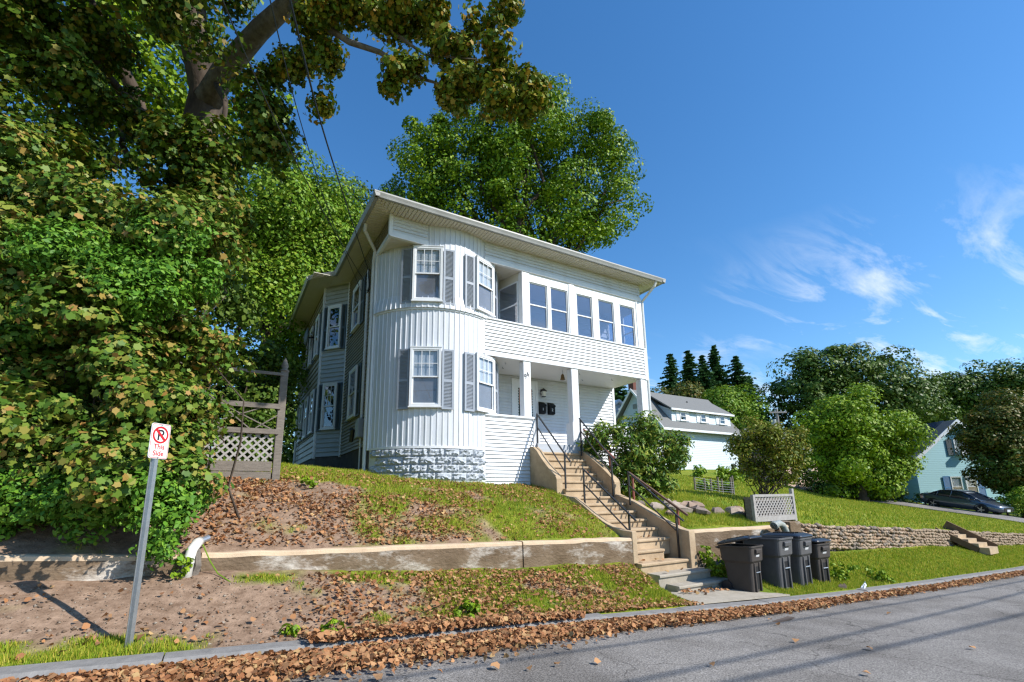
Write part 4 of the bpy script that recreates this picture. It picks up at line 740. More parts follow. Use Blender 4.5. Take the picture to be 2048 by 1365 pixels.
def simple_tree(name, base, blobs, n, size, templ, m, label, cat='tree', clump=.5, r0=.3, shell=.5, group=None, bark=BARK, per=20, limbs=9):
    t_ = thing(name, base, label, cat, group); B = np.array([b[:3] for b in blobs]); mid = B.mean(0); fork = np.array(base)+(mid-np.array(base))*.5; fork[2] = base[2]+(B[:, 2].min()-base[2])*.6+.3
    MB().tube(limb_pts(base, fork, 5, .012), list(np.linspace(r0*1.2, r0*.75, 6)), 9).build('trunk', bark, t_, True)
    for b in blobs[:limbs]: MB().tube(limb_pts(fork, b[:3], 5, .04, .03), list(np.linspace(r0*.5, r0*.12, 6)), 6).build('limb', bark, t_, True)
    crown('crown', blobs, n, size, templ, m, t_, clump, shell, per); return t_
def gbase(x, y): return (x, y, float(height(np.array([x]), np.array([y]))[0])-.1)
simple_tree('ash_tree', gbase(.2, 23), [blob(520, 380, 22, 75), blob(590, 350, 22, 55), blob(640, 430, 23, 60), blob(560, 470, 22, 90), blob(660, 400, 24, 45), blob(690, 470, 24, 50), blob(480, 480, 21, 70), blob(600, 560, 22, 90), blob(530, 620, 21, 90), blob(690, 540, 23, 40), blob(560, 720, 20, 60), blob(500, 780, 18, 60)], 60000, .15, 'quad', L_LIGHT, 'light green feathery tree between the hedge and the house side', 'tree', .85, .35, per=150)
simple_tree('dark_tree', gbase(4, 30), [blob(690, 420, 31, 60), blob(640, 520, 31, 80), blob(710, 500, 31, 45), blob(600, 640, 30, 90), blob(560, 800, 28, 80), blob(590, 900, 27, 60)], 22000, .22, 'quad', L_DARK, 'dark tree just behind the shaded back corner of the house', 'tree', .9, .35, per=50)
simple_tree('sugar_maple', gbase(16, 27), [blob(860, 350, 34, 80), blob(830, 420, 34, 60), blob(880, 290, 35, 45), blob(950, 330, 34, 85), blob(1000, 270, 35, 70), blob(1080, 250, 35, 60), blob(1100, 210, 35.5, 40), blob(1060, 340, 34, 100), blob(1150, 300, 35, 60), blob(1190, 290, 35, 50), blob(1180, 370, 34, 75), blob(1230, 340, 34, 40), blob(1245, 400, 34, 35), blob(1140, 440, 33, 85), blob(1190, 450, 33, 55), blob(960, 430, 34, 100), blob(1060, 480, 33, 90), blob(870, 470, 35, 90), blob(905, 255, 35, 16, 16, 30), blob(1100, 195, 35.5, 16, 16, 26), blob(1195, 262, 35, 16, 16, 30), blob(1228, 290, 34, 16, 16, 36), blob(845, 300, 34, 18, 18, 36), blob(800, 395, 34, 20, 20, 30), blob(1262, 350, 34, 14, 14, 26)], 98000, .195, 'quad', L_MAPLEG, 'big round green maple rising behind the white house roof', 'tree', 1.0, .5, shell=.72, per=210, limbs=18)

UG = thing('undergrowth', gbase(-.8, 13.4), 'dark undergrowth filling the gap behind the wooden arbor', 'shrub')
ugb = [blob(440, 640, 13.2, 60), blob(500, 720, 13.4, 60), blob(450, 790, 13.2, 70), blob(530, 800, 13.8, 50), blob(490, 860, 13.2, 70), blob(540, 870, 13.8, 40), blob(430, 900, 12.8, 70), blob(560, 760, 15, 45), blob(480, 920, 13, 50)]
crown('foliage', ugb, 16000, .13, 'quad', L_DARK, UG, .35, .2, 40)
for b_ in ugb: MB().tube(limb_pts(gbase(b_[0], b_[1]), b_[:3], 4, .04), list(np.linspace(.04, .012, 5)), 5).build('stem', BARK, UG, True)
# wooden arbour with lattice
AR = thing('garden_arbor', (.7, 10.6, 1.9), 'weathered wooden arbor panel with lattice and a finial post beside the hedge', 'arbor')
def onYp(px, py, Y): d = _fw+_rt*(px-1024)/FPX-_up*(py-CY)/FPX; return EYE+d*(Y-EYE[1])/d[1]
AY = 10.6
pb, pt = onYp(545, 965, AY), onYp(572, 748, AY); xp = .88
MB().box(xp-.07, xp+.07, AY-.07, AY+.07, 1.6, 4.2).build('post', GREYW, AR, bevel=.01)
MB().loft([[(xp+r_*math.cos(k*math.pi/5), AY+r_*math.sin(k*math.pi/5), z) for k in range(10)] for r_, z in ((.09, 4.2), (.09, 4.23), (.05, 4.26), (.075, 4.32), (.04, 4.42), (.005, 4.5))]).build('finial', GREYW, AR, True)
for z, h_, x_ in ((4.12, .06, -1.2), (3.45, .10, -1.2), (2.94, .10, -1.2)): MB().box(x_, xp-.02, AY-.1, AY-.072, z-h_/2, z+h_/2).build('rail', GREYW, AR)
for z in (2.26, 2.06): MB().box(-1.2, xp-.09, AY-.06, AY-.02, z-.095, z+.093).build('plank', GREYW, AR)
for p, q in (((-.1, 3.4), (.75, 2.98)), ((-.75, 3.9), (.35, 2.98)), ((.45, 3.0), (.85, 3.3)), ((-.5, 3.4), (-.1, 2.98)), ((-.2, 3.1), (.5, 3.4))): MB().bar((p[0], AY-.05, p[1]), (q[0], AY-.05, q[1]), .02, .035, (0, 1, 0)).build('brace', GREYW, AR)
def lattice(parent, xa, xb, y, z0, z1, sp, w, m, name='lattice_slat'):
    for sgn, dy_ in ((1, 0), (-1, .012)):
        c = -(z1-z0)
        while c < (xb-xa):
            if sgn > 0: p, q = (xa+c, z0), (xa+c+(z1-z0), z1)
            else: p, q = (xa+c, z1), (xa+c+(z1-z0), z0)
            t0 = max(0, (xa-p[0])/(q[0]-p[0])); t1 = min(1, (xb-p[0])/(q[0]-p[0]))
            if t1-t0 > .04:
                P = (p[0]+(q[0]-p[0])*t0, y+dy_, p[1]+(q[1]-p[1])*t0); Q = (p[0]+(q[0]-p[0])*t1, y+dy_, p[1]+(q[1]-p[1])*t1); MB().bar(P, Q, .01, w, (0, 1, 0) if False else np.cross(np.array(Q)-np.array(P), (0, 1, 0))).build(name, m, parent)
            c += sp
lattice(AR, -1.1, xp-.1, AY-.03, 2.36, 2.9, .15, .036, GREYWL)

# ------------------------------------------------------------------ plantings right of the stairs
def shrub(name, base, blobs, n, size, templ, m, label, clump=.14, stems=16, cat='shrub', r=.025, shell=.5):
    t_ = thing(name, base, label, cat)
    for k in range(stems):
        b_ = blobs[k % len(blobs)]; q = np.array(b_[:3])+rng.normal(size=3)*.4*np.array(b_[3:6]); MB().tube(limb_pts(np.array(base)+rng.normal(size=3)*(.12, .12, .0), q, 5, .06), list(np.linspace(r, r*.25, 6)), 5).build('stem', BARK, t_, True)
    crown('foliage', blobs, n, size, templ, m, t_, clump*1.5, shell, 20); return t_
rb = [blob(1218, 880, 14.2, 38), blob(1260, 888, 14.2, 48), blob(1312, 900, 14.2, 50), blob(1348, 915, 14.4, 28), blob(1285, 950, 14, 48), blob(1245, 945, 14, 36), blob(1330, 950, 14.2, 36), blob(1196, 898, 14.4, 20), blob(1300, 870, 14.4, 22), blob(1357, 882, 14.6, 12), blob(1280, 985, 13.8, 28)]
rh = shrub('rhododendron', gbase(11.0, 10.5), rb, 15000, .15, 'spray', L_RHODO, 'broad glossy rhododendron bush right of the stairs', .13, 18)
sb = [blob(1520, 880, 17, 34), blob(1550, 895, 17, 34), blob(1490, 905, 17, 26), blob(1580, 905, 17, 30), blob(1530, 940, 17, 40), blob(1592, 875, 17, 16), blob(1500, 950, 17, 24), blob(1608, 895, 17, 12), blob(1545, 856, 17.2, 14), blob(1478, 885, 17, 11), blob(1570, 945, 17, 26), blob(1515, 852, 17, 10), blob(1598, 925, 17, 14)]
shrub('olive_shrub', gbase(16.3, 10.2), sb, 13000, .095, 'oval', L_BROWNB, 'loose olive and brown leaved shrub behind the lattice planter', .16, 22)
# lattice planter on the wall end
LP = thing('lattice_planter', (13.2, 8.2, .8), 'pale wooden planter box with a lattice panel on the concrete wall end', 'planter')
LY, lx0, lx1 = 8.15, 12.45, 14.45; lz = .80
for xa, xb, z0, z1 in ((lx0, lx0+.09, lz, 1.56), (lx1-.1, lx1, lz, 1.72)): MB().box(xa, xb, LY-.05, LY+.04, z0, z1).build('post', GREYWL, LP, bevel=.006)
MB().box(lx0+.09, lx1-.1, LY-.055, LY+.03, 1.50, 1.57).build('top_rail', GREYWL, LP); MB().box(lx0+.09, lx1-.1, LY-.05, LY+.03, .84, .98).build('bottom_board', GREYWL, LP)
lattice(LP, lx0+.09, lx1-.1, LY-.03, .98, 1.5, .135, .035, GREYWL)
MB().box(lx0, lx0+.05, LY+.045, LY+.25, .84, 1.5).build('side_board', GREYW, LP); MB().box(lx0, lx1, LY+.22, LY+.25, .84, 1.45).build('back_board', GREYW, LP); MB().box(lx0+.06, lx1-.04, LY+.05, LY+.215, .7, .95).build('soil', mat('soil', (.03, .022, .016), .95), LP)
# flat rocks of the rock garden
ROCKM = [mat('garden_rock_%d' % k, c, .85, .2, d, 5, .4, 20) for k, (c, d) in enumerate((((.34, .25, .19), (.24, .17, .13)), ((.40, .33, .27), (.28, .22, .18)), ((.25, .20, .17), (.17, .13, .11))))]
def rock(name, x, y, z, sx_, sy_, sz_, seed, m, label=None, cat=None, group=None, tilt=0):
    r = np.random.default_rng(seed); k = 9; an = np.sort(r.random(k)*2*math.pi); rad = .75+.35*r.random(k); P = []
    for zz, sc_ in ((-.5, .95), (-.05, 1.08), (.22, .92), (.42, .62), (.5, .25)): P.append([(x+sx_*rad[i]*sc_*math.cos(an[i]), y+sy_*rad[i]*sc_*math.sin(an[i]), z+sz_*zz+tilt*sx_*rad[i]*math.cos(an[i])+r.normal()*.018) for i in range(k)])
    return tag(MB().loft(P).build(name, m, None), label, cat, group)
RD = [('pale flat rock at the head of the rock garden', 1378, 1003, .38), ('wide tan slab rock in the middle of the rock garden', 1360, 1018, .34), ('brown slab rock leaning right in the rock garden', 1398, 1026, .30), ('upright grey rock above the rock garden slabs', 1355, 1000, .18), ('small grey rock by the wooden handrail end', 1310, 1008, .20),
      ('small round rock at the top of the right cheek wall', 1282, 1000, .12), ('dark rock below the rock garden slabs', 1345, 1030, .16), ('long tan rock right of the rock garden under the shrub', 1462, 1022, .26), ('small brown rock at the planter side of the rock garden', 1482, 1026, .16), ('grey rock in the shade of the olive shrub', 1470, 1008, .2), ('reddish slab rock at the rear of the rock garden', 1340, 992, .22), ('low rock left of the long tan rock', 1432, 1020, .22)]
for k, (lb, px, py, s_) in enumerate(RD):
    Y = 8.75+(1030-py)*.022; p = onYp(px, py, Y); zz = float(height(np.array([p[0]]), np.array([Y]))[0]); rock('garden_rock', p[0], Y, zz+.05, s_*1.25, s_*.9, s_*.62 if 'flat' in lb or 'slab' in lb else s_, k, ROCKM[k % 3], lb, 'rock', 'rocks of the rock garden', -.22 if 'slab' in lb else 0)
# garden bed with stakes and netting
GF = thing('garden_fence', (17.8, 13, 1.5), 'thin stake and wire fence around the vegetable patch', 'fence'); gp = []
for px, pyb, pyt in ((1391, 985, 955), (1411, 986, 957), (1424, 990, 958), (1438, 985, 955), (1446, 990, 958), (1464, 988, 955), (1467, 980, 952)):
    p = onYp(px, pyb, 13.2); q = onYp(px, pyt, 13.2); zg = gbase(p[0], 13.2)[2]; gp.append((p[0], 13.2, zg, q[2])); MB().box(p[0]-.025, p[0]+.025, 13.17, 13.23, zg, q[2]).build('stake', GREYW, GF)
for k in range(6): MB().tube([(gp[0][0], 13.16, gp[0][2]+.18+k*.1), (gp[3][0], 13.16, gp[3][2]+.16+k*.1), (gp[-1][0], 13.16, gp[-1][2]+.18+k*.1)], .006, 5).build('wire', GALV, GF)
for k, (px, py, h_, lb) in enumerate(((1405, 965, 26, 'pale squash plant at the left of the vegetable patch'), (1428, 968, 24, 'yellow green squash plant in the middle of the vegetable patch'), (1455, 968, 26, 'squash plant beside the right fence stakes'), (1440, 935, 30, 'tall weeds against the pale blue house wall'), (1400, 935, 26, 'weeds at the left foot of the pale blue house'), (1478, 940, 30, 'light green bush at the right foot of the pale blue house'))):
    D = 21.5 if py > 950 else 32; c = at(px, py, D); zg = gbase(c[0], c[1])[2]; h = max(h_*D/FPX, c[2]-zg); pt_ = thing('garden_plant', (c[0], c[1], zg), lb, 'plant', 'plants of the garden bed')
    MB().tube([(c[0], c[1], zg), (c[0]+.05, c[1], zg+h)], .02, 5).build('stem', L_LIGHT, pt_)
    crown('foliage', [(c[0], c[1], zg+h*.55, .75*h_*D/FPX, .5*h_*D/FPX, h*.55)], 700, .16, 'oval', (L_LIGHT, L_BRIGHT)[k % 2], pt_, .1, .2, 6)

# ------------------------------------------------------------------ bins, sign, pipes
CANG = mat('bin_grey_plastic', (.095, .093, .095), .55, .35, (.075, .073, .075), 6, .08, 90); CANB = mat('bin_brown_plastic', (.062, .052, .046), .6, .3, (.05, .042, .037), 6, .08, 90); LIDM = mat('bin_lid_black', (.018, .019, .024), .28, .5)
STK = mat('sticker_white', (.75, .75, .73), .5, .3, (.35, .36, .38), 60)
def rrect(w, d, r, z, n=3, yo=0):
    P = []
    for cx, cy, a0 in ((w/2-r, d/2-r, 0), (-w/2+r, d/2-r, 90), (-w/2+r, -d/2+r, 180), (w/2-r, -d/2+r, 270)):
        for k in range(n+1): q = R_(a0+90*k/n); P.append((cx+r*math.cos(q), cy+r*math.sin(q)+yo, z))
    return P
def wheelie_bin(loc, rz, label, m, lid, sc_=1., tall=1.):
    t_ = thing('wheeled_bin', (0, 0, 0), label, 'trash bin', 'wheeled bins lined up at the kerb')
    H = 1.02*tall; body = [rrect(.46, .56, .06, .0), rrect(.47, .58, .06, .03), rrect(.50, .63, .07, H*.62), rrect(.58, .72, .07, H*.68), rrect(.62, .77, .07, H*.97), rrect(.66, .81, .08, H*.97), rrect(.66, .81, .08, H), rrect(.58, .73, .06, H), rrect(.52, .66, .06, H*.7), rrect(.44, .54, .05, .06)]
    MB().loft(body).build('body', m, t_, False)
    # black plate painted as the shade of the front recess, with lift bar
    fy = lambda z: -(.29+(z/(H*.62))*.025)
    MB().prism([(-.085, fy(z)-.004, z) for z in (.08, .62)]+[(.085, fy(z)-.004, z) for z in (.62, .08)], (0, .01, 0)).build('recess_shade_plate', mat('recess_shade_black', (.006, .006, .007), .7) if 'recess_shade_black' not in MATS else MATS['recess_shade_black'], t_)
    for s in (-1, 1): MB().obox((s*.115, -.318, .34), (.022, 0, 0), (0, .02, .0), (0, -.006, .31)).build('front_rib', m, t_, bevel=.01)
    MB().tube([(-.095, -.335, .44), (.095, -.335, .44)], .014, 8).build('lift_bar', GALV, t_)
    MB().obox((0, -.372, H*.785), (.075, 0, 0), (0, .002, 0), (0, -.006, .022)).build('sticker', STK, t_)
    MB().prism([(-.13, -.382, H*.94), (-.13, -.43, H*.92), (-.13, -.42, H*.84), (-.13, -.376, H*.85)], (.26, 0, 0)).build('grip', m, t_, bevel=.012)
    for s in (-1, 1): MB().tube([(s*.22, .30, .12), (s*.285, .30, .12)], .125, 16).build('wheel', LIDM, t_)
    MB().tube([(-.25, .39, H*.93), (-.25, .47, H*.95), (.25, .47, H*.95), (.25, .39, H*.93)], .018, 8).build('handle', m, t_)
    L = [rrect(.67, .83, .08, .0), rrect(.69, .85, .09, .02), rrect(.66, .82, .09, .045), rrect(.48, .60, .08, .085), rrect(.40, .5, .06, .075)]
    if lid == 'open':                    # flung right back behind the bin
        c0, s0 = math.cos(R_(-155)), math.sin(R_(-155)); tr = lambda p: (p[0], .41+(p[1]-.41)*c0-p[2]*s0+.05, H+.01-((p[1]-.41)*s0+p[2]*c0)*-1)
        lb_ = [[tr(p) for p in r] for r in L]
        lb_ = [[(p[0], .46+(p[2])*1.0, H-.02-(.41-p[1])*.98) for p in r] for r in L]
    else:
        a_ = {'shut': 0, 'ajar': 11, 'shut2': 2}[lid]; c0, s0 = math.cos(R_(a_)), math.sin(R_(a_)); lb_ = [[(p[0], .42+(p[1]-.42)*c0+p[2]*s0, H+.004-(p[1]-.42)*s0+p[2]*c0) for p in r] for r in L]
    MB().loft(lb_).build('lid', LIDM, t_, bevel=.006)
    for s in (-1, 1):
        if lid != 'open': c = [(s*.1-.012, .42+(y-.42)*c0+.09*s0, H+.004-(y-.42)*s0+.09*c0) for y in (-.22, .22)]; MB().bar(c[0], c[1], .03, .02).build('lid_rib', LIDM, t_)
    t_.location = loc; t_.rotation_euler = (R_(-1), 0, R_(rz)); t_.scale = (sc_,)*3; return t_
for x, y, rz, lb, m, lid, s_ in ((9.50, 6.58, 8, 'brown black wheeled bin nearest the steps with its lid propped ajar', CANB, 'ajar', .90), (10.36, 6.52, 5, 'grey wheeled bin with its lid hanging open, second from the steps', CANG, 'open', 1.06),
                                 (11.18, 6.55, 6, 'grey wheeled bin with closed lid, third from the steps', CANG, 'shut', 1.06), (12.02, 6.55, -2, 'smaller dark brown wheeled bin farthest from the steps', CANB, 'shut2', .93)):
    wheelie_bin((x, y, float(zroad(x))+.115), rz, lb, m, lid, s_)
# no parking sign
SG = thing('parking_sign', (-.61, 6.1, .3), 'small no parking this side sign on a galvanised post', 'sign')
px0, py0 = -.605, 6.1; zg = float(height(np.array([px0]), np.array([py0]))[0])
u_ = np.array([math.cos(R_(47)), math.sin(R_(47)), 0]); n_ = np.array([u_[1], -u_[0], 0])
def sp(u, d, z): return tuple(np.array([px0, py0, 0])+u_*u+n_*d+np.array([0, 0, z]))
sec = [(-.034, 0), (-.022, 0), (-.016, .03), (.016, .03), (.022, 0), (.034, 0), (.034, .005), (.025, .005), (.019, .036), (-.019, .036), (-.025, .005), (-.034, .005)]
MB().loft([[sp(a_, d-.039, z) for a_, d in sec] for z in (zg-.3, 2.38)]).build('post', GALV, SG)
def rpoly(w, h, r, zc, d, n=4): return [sp(p[0], d, zc+p[1]) for p in [(q[0], q[1]) for q in rrect(w, h, r, 0, n)]]
WH = mat('sign_white', (.78, .78, .76), .35, .5); RDM = mat('sign_red', (.50, .012, .018), .4, .4); zc = 2.22; sw, sh = .215, .36
MB().loft([rpoly(sw, sh, .025, zc, .0), rpoly(sw, sh, .025, zc, .006)]).build('sign_panel', WH, SG)
def ring_poly(outer, inner, name, m):
    n = len(outer); mb = MB(); V = outer+inner; mb.add(V, [(i, (i+1) % n, n+(i+1) % n, n+i) for i in range(n)]).build(name, m, SG)
ring_poly(rpoly(sw-.012, sh-.012, .021, zc, .0075), rpoly(sw-.022, sh-.022, .017, zc, .0075), 'border', RDM)
circ = lambda r_, d: [sp(r_*math.cos(k*math.pi/20), d, zc+.064+r_*math.sin(k*math.pi/20)) for k in range(40)]
ring_poly(circ(.088, .0085), circ(.069, .0085), 'prohibition_ring', RDM)
MB().obox(sp(0, .0083, zc+.064), u_*.009+np.array([0, 0, .009]), n_*.0005, (u_*.054-np.array([0, 0, .054]))).build('prohibition_slash', RDM, SG)
text('P', 'letter', sp(.0, .0075, zc+.010), .155, BLACKM, 90, 47, 0, .0003, SG, 0, 'CENTER', .002)
text('This', 'lettering', sp(0, .0075, zc-.082), .074, RDM, 90, 47, 0, .0003, SG, 0, 'CENTER', .0012); text('Side', 'lettering', sp(0, .0075, zc-.150), .074, RDM, 90, 47, 0, .0003, SG, 0, 'CENTER', .0012)
for z in (zc+.166, zc-.169): MB().tube([sp(0, .004, z), sp(0, .012, z)], .007, 8).build('bolt', GALV, SG)
# white drain pipe over the wall end
DP = thing('drain_pipe', (-.28, 7.5, .6), 'white plastic drain pipe bent over the end of the retaining wall', 'pipe')
zb = float(zbase(-.28)); MB().tube([(-.20, 7.85, 1.08), (-.22, 7.74, 1.07), (-.26, 7.62, 1.0), (-.28, 7.58, .90), (-.29, 7.57, zb-.08)], .062, 14).build('pipe', PVC, DP, True)
MB().tube([(-.284, 7.572, .92), (-.286, 7.572, .84)], .070, 14).build('coupling', PVC, DP); MB().tube([(-.10, 7.95, 1.12), (-.2, 7.85, 1.08)], .04, 10).build('feed_hose', GALV, DP)
ST_ = MB().tube([(-.24, 7.64, .55), (-.18, 7.62, .8), (-.2, 7.66, 1.0)], [.05, .045, .03], 7).build('stump', BARKG); tag(ST_, 'thin grey stump beside the white drain pipe', 'stump')
VP = thing('vent_pipe', (12.2, 7.3, 0), 'curved old vent pipe with a capped elbow behind the bins', 'pipe')
VPM = mat('old_vent_pipe', (.36, .36, .30), .6, .3, (.20, .24, .26), 7); c = onYp(1572, 1078, 7.35)
pts = [(c[0]+.05, 7.35, -.1), (c[0]+.05, 7.35, .45), (c[0]+.02, 7.35, .66), (c[0]-.08, 7.35, .79), (c[0]-.22, 7.35, .84), (c[0]-.38, 7.35, .82), (c[0]-.46, 7.35, .79)]
MB().tube(pts, .085, 14).build('pipe', VPM, VP, True); MB().tube([pts[-2], pts[-1]], .10, 14).build('cap', VPM, VP)
for k in range(3): MB().tube([(c[0]+.05, 7.35, .28+k*.09), (c[0]+.05, 7.35, .31+k*.09)], .093, 14).build('rib', VPM, VP)
MB().tube([(c[0]-.22, 7.42, .74), (c[0]-.26, 7.42, .1)], .06, 8).build('support_post', mat('rusty_post', (.09, .05, .03), .85, .1, (.05, .03, .02), 8), VP); MB().tube([(c[0]+.06, 7.3, .42), (c[0]+.2, 7.3, .42)], .05, 10).build('branch_stub', VPM, VP)
# debris
tag(MB().obox((7.95, 4.9, float(zroad(7.95))+.012), (.26, .02, 0), (-.01, .05, 0), (0, 0, .008)).build('wood_scrap', mat('scrap_wood', (.10, .075, .06), .9)), 'flat dark board scrap lying on the asphalt', 'board')
tag(rock('loose_stone', 12.1, 5.98, float(zroad(12.1))+.16, .09, .07, .1, 91, ROCKM[0]), 'tan stone beside the last bin', 'stone'); tag(rock('paper_scrap', 12.75, 5.85, float(zroad(12.7))+.15, .12, .05, .02, 92, TRIM, tilt=.5), 'pale scrap on the kerb past the bins', 'litter')

# ------------------------------------------------------------------ grass and fallen leaves
def in_solid(X, Y):                      # house, stairs, walls, paving
    h = (X > 5.9) & (X < 12.4) & (Y > 11.35) | (X > 3.25) & (Y > 12.7) & (X < 12.4) | (np.hypot(X-TC[0], Y-TC[1]) < TR+.02) | (X > 2.5) & (Y > 17) & (X < 12.4)
    s = (X > 7.4) & (X < 9.3) & (Y > 6.95)
    w = (Y > 7.5) & (Y < 7.98)
    p = (X > 7.3+.28*(Y-5.9)) & (X < 9.8) & (Y < 7.15)
    return h | s | w | p
def grass(name, n, xr, yr, hgt, label, dens=1., wid=.0065, lean=.5, minc=.25):
    X = rng.uniform(*xr, n); Y = rng.uniform(*yr, n); c = cover(X, Y) if xr[0] < 20 else np.ones(n)
    k = (rng.random(n) < c*dens) & (c > minc) & ~in_solid(X, Y) & (Y > KY1+.05); X, Y, c = X[k], Y[k], c[k]; Z = height(X, Y)-.01; m_ = len(X)
    tuft = .55+.9*fnoise(X, Y, 3.2, 31); hh = hgt*tuft*(.5+rng.random(m_)*.8)*(.5+.5*c); an = rng.random(m_)*2*math.pi; dx_, dy_ = np.cos(an), np.sin(an); ln_ = lean*hh*rng.random(m_); a2 = rng.random(m_)*2*math.pi
    w = wid*(.7+.6*rng.random(m_)); b0 = np.c_[X-dx_*w, Y-dy_*w, Z]; b1 = np.c_[X+dx_*w, Y+dy_*w, Z]; tp = np.c_[X+np.cos(a2)*ln_, Y+np.sin(a2)*ln_, Z+hh]
    co = np.stack([b0, b1, tp], 1).reshape(-1, 3); o = np_mesh(name, co, np.full(m_, 3), np.arange(m_*3), L_GRASS); return tag(o, label, 'grass', kind='stuff')
grass('grass', 150000, (-2.6, 13.6), (KY1, 7.6), .065, 'patchy grass on the lower roadside bank')
grass('grass', 170000, (-1.5, 13.6), (7.95, 13.0), .08, 'grass on the upper yard slope in front of the house')
grass('grass', 60000, (13.4, 34), (KY1, 7.62), .07, 'mown grass strip below the fieldstone wall', .9, .014)
grass('grass', 90000, (13.4, 42), (7.98, 22), .09, 'sunny mown lawn above the fieldstone wall', .8, .02)
def dead(name, X, Y, size, lift, label, flat=.55):
    k = ~in_solid(X, Y) | (Y < KY1); X, Y = X[k], Y[k]; n = len(X); Z = np.where(Y < KY0+.01, zroad(X)-.0, np.where(Y < KY1+.03, zroad(X)+.115, height(X, Y)))+lift*rng.random(n)+.012
    nr = np.array([0, 0, 1.])+rng.normal(size=(n, 3))*flat; o = leaves(name, np.c_[X, Y, Z], nr, size*(.45+1.0*rng.random(n)**1.3), 'dead', L_DEAD); return tag(o, label, 'leaves', kind='stuff')
n = 40000; X = np.where(rng.random(n) < .72, rng.uniform(-2.2, 10, n), rng.uniform(10, 26, n)); wd_ = np.interp(X, [-2, 1, 3, 5, 8, 12, 26], [.22, .42, .40, .24, .16, .14, .12]); ctr = np.interp(X, [-2, 1, 3, 5, 7, 26], [5.42, 5.45, 5.5, 5.5, 5.46, 5.48])
Y = np.minimum(ctr+rng.normal(size=n)*wd_*.62, 5.61+.27*rng.random(n)*(X < 4.5)*(X > .9)); k = rng.random(n) < np.interp(X, [-2, 0, 6, 12, 26], [.55, 1, .9, .62, .42]); dead('fallen_leaves', X[k], Y[k], .056, .065, 'drift of dry brown leaves along the kerb', .6)
n = 20000; X = rng.uniform(-2, 7.4, n); Y = rng.uniform(KY1, 7.68, n); pr = np.interp(X, [-2, 0, 1, 2, 4, 7.4], [.06, .05, .10, .5, .75, .55])*np.clip(fnoise(X, Y, 1.3, 51)*2.6-.75, 0, 1)+.5*np.exp(-((Y-5.95)/.16)**2)*(X > .8)
k = rng.random(n) < pr; dead('fallen_leaves', X[k], Y[k], .055, .035, 'dry leaves scattered over the lower bank')
n = 26000; X = rng.uniform(-.6, 7.4, n); Y = rng.uniform(8.0, 12.2, n); pr = np.interp(X, [-.6, 0, 1.5, 3, 5, 7.4], [1, .95, .85, .7, .6, .4])*np.clip(fnoise(X, Y, 1.1, 61)*2.6-.6, .06, 1)*np.clip((12.2-Y)/2.2, .12, 1)
k = rng.random(n) < pr; dead('fallen_leaves', X[k], Y[k], .055, .035, 'brown leaf litter covering the upper yard slope')
n = 9000; X = rng.uniform(-2.4, 7.4, n); Y = np.where(rng.random(n) < .6, rng.uniform(KY1+.05, 7.65, n), rng.uniform(8, 11.4, n)); k = (cover(X, Y) < .45) & ~in_solid(X, Y); X, Y = X[k], Y[k]; n = len(X); Z = height(X, Y)+.002; sz = .006+.02*rng.random(n)**3
OC = np.array([(1, 0, 0), (0, 1, 0), (-1, 0, 0), (0, -1, 0), (0, 0, .7), (0, 0, -.5)]); co = np.c_[X, Y, Z][:, None, :]+OC[None]*sz[:, None, None]*(.6+.8*rng.random((n, 6, 1))); fo = np.array([(0, 1, 4), (1, 2, 4), (2, 3, 4), (3, 0, 4), (1, 0, 5), (2, 1, 5), (3, 2, 5), (0, 3, 5)])
tag(np_mesh('soil_clods', co.reshape(-1, 3), np.full(n*8, 3), (fo.ravel()[None]+6*np.arange(n)[:, None]).ravel(), leafmat('clod', [(.10, .065, .042), (.16, .11, .075), (.22, .16, .115), (.30, .26, .21)], 0, .9, (1, 1, 1))), 'crumbled clods and pebbles on the bare soil', 'soil', kind='stuff')
# a few stray leaves on the asphalt and stairs
stray = [(990, 1335), (755, 1357), (1115, 1330), (1060, 1338), (1540, 1240), (1557, 1250), (1592, 1283), (1738, 1298), (1778, 1228), (1945, 1297), (1425, 1330), (1733, 1348), (1195, 1325), (1030, 1300), (920, 1312)]
lm = None
for k, (px, py) in enumerate(stray):
    z = -.1; 
    for _ in range(6): d = _fw+_rt*(px-1024)/FPX-_up*(py-CY)/FPX; P = EYE+d*(z-EYE[2])/d[2]; z = float(zroad(P[0]))+.02
    o = leaves('fallen_leaf', np.array([P]), np.array([[rng.normal()*.3, rng.normal()*.3, 1.]]), np.array([.07+.045*rng.random()]), 'dead', L_DEAD); tag(o, 'single dry leaf lying loose on the open asphalt', 'leaf', 'stray leaves on the asphalt')
stp = [(k, x_, y_) for k, x_, y_ in ((2, 8.7, .05), (3, 8.8, .1), (6, 8.2, .2), (8, 8.4, .1), (11, 8.2, .08), (11, 8.5, .12), (12, 7.8, .1), (13, 7.85, .2), (13, 8.2, .15), (13, 8.3, .1), (14, 8.1, .1), (14, 8.6, .12), (13, 7.75, .12))]
SL = np.array([(x_, allst[k][0]+y_, allst[k][1]+.03) for k, x_, y_ in stp]); tag(leaves('step_leaves', SL, np.array([0, 0, 1.])+rng.normal(size=(len(SL), 3))*.4, np.full(len(SL), .1), 'dead', L_DEAD), 'dry leaves caught on the stair treads', 'leaves', kind='stuff')
SL = np.c_[rng.uniform(7.7, 9.2, 40), rng.normal(6.75, .12, 40), np.zeros(40)]; SL[:, 2] = zroad(SL[:, 0])+.15; tag(leaves('slab_leaves', SL, np.array([0, 0, 1.])+rng.normal(size=(40, 3))*.5, np.full(40, .085), 'dead', L_DEAD), 'few dry leaves on the paving at the stair foot', 'leaves', kind='stuff')
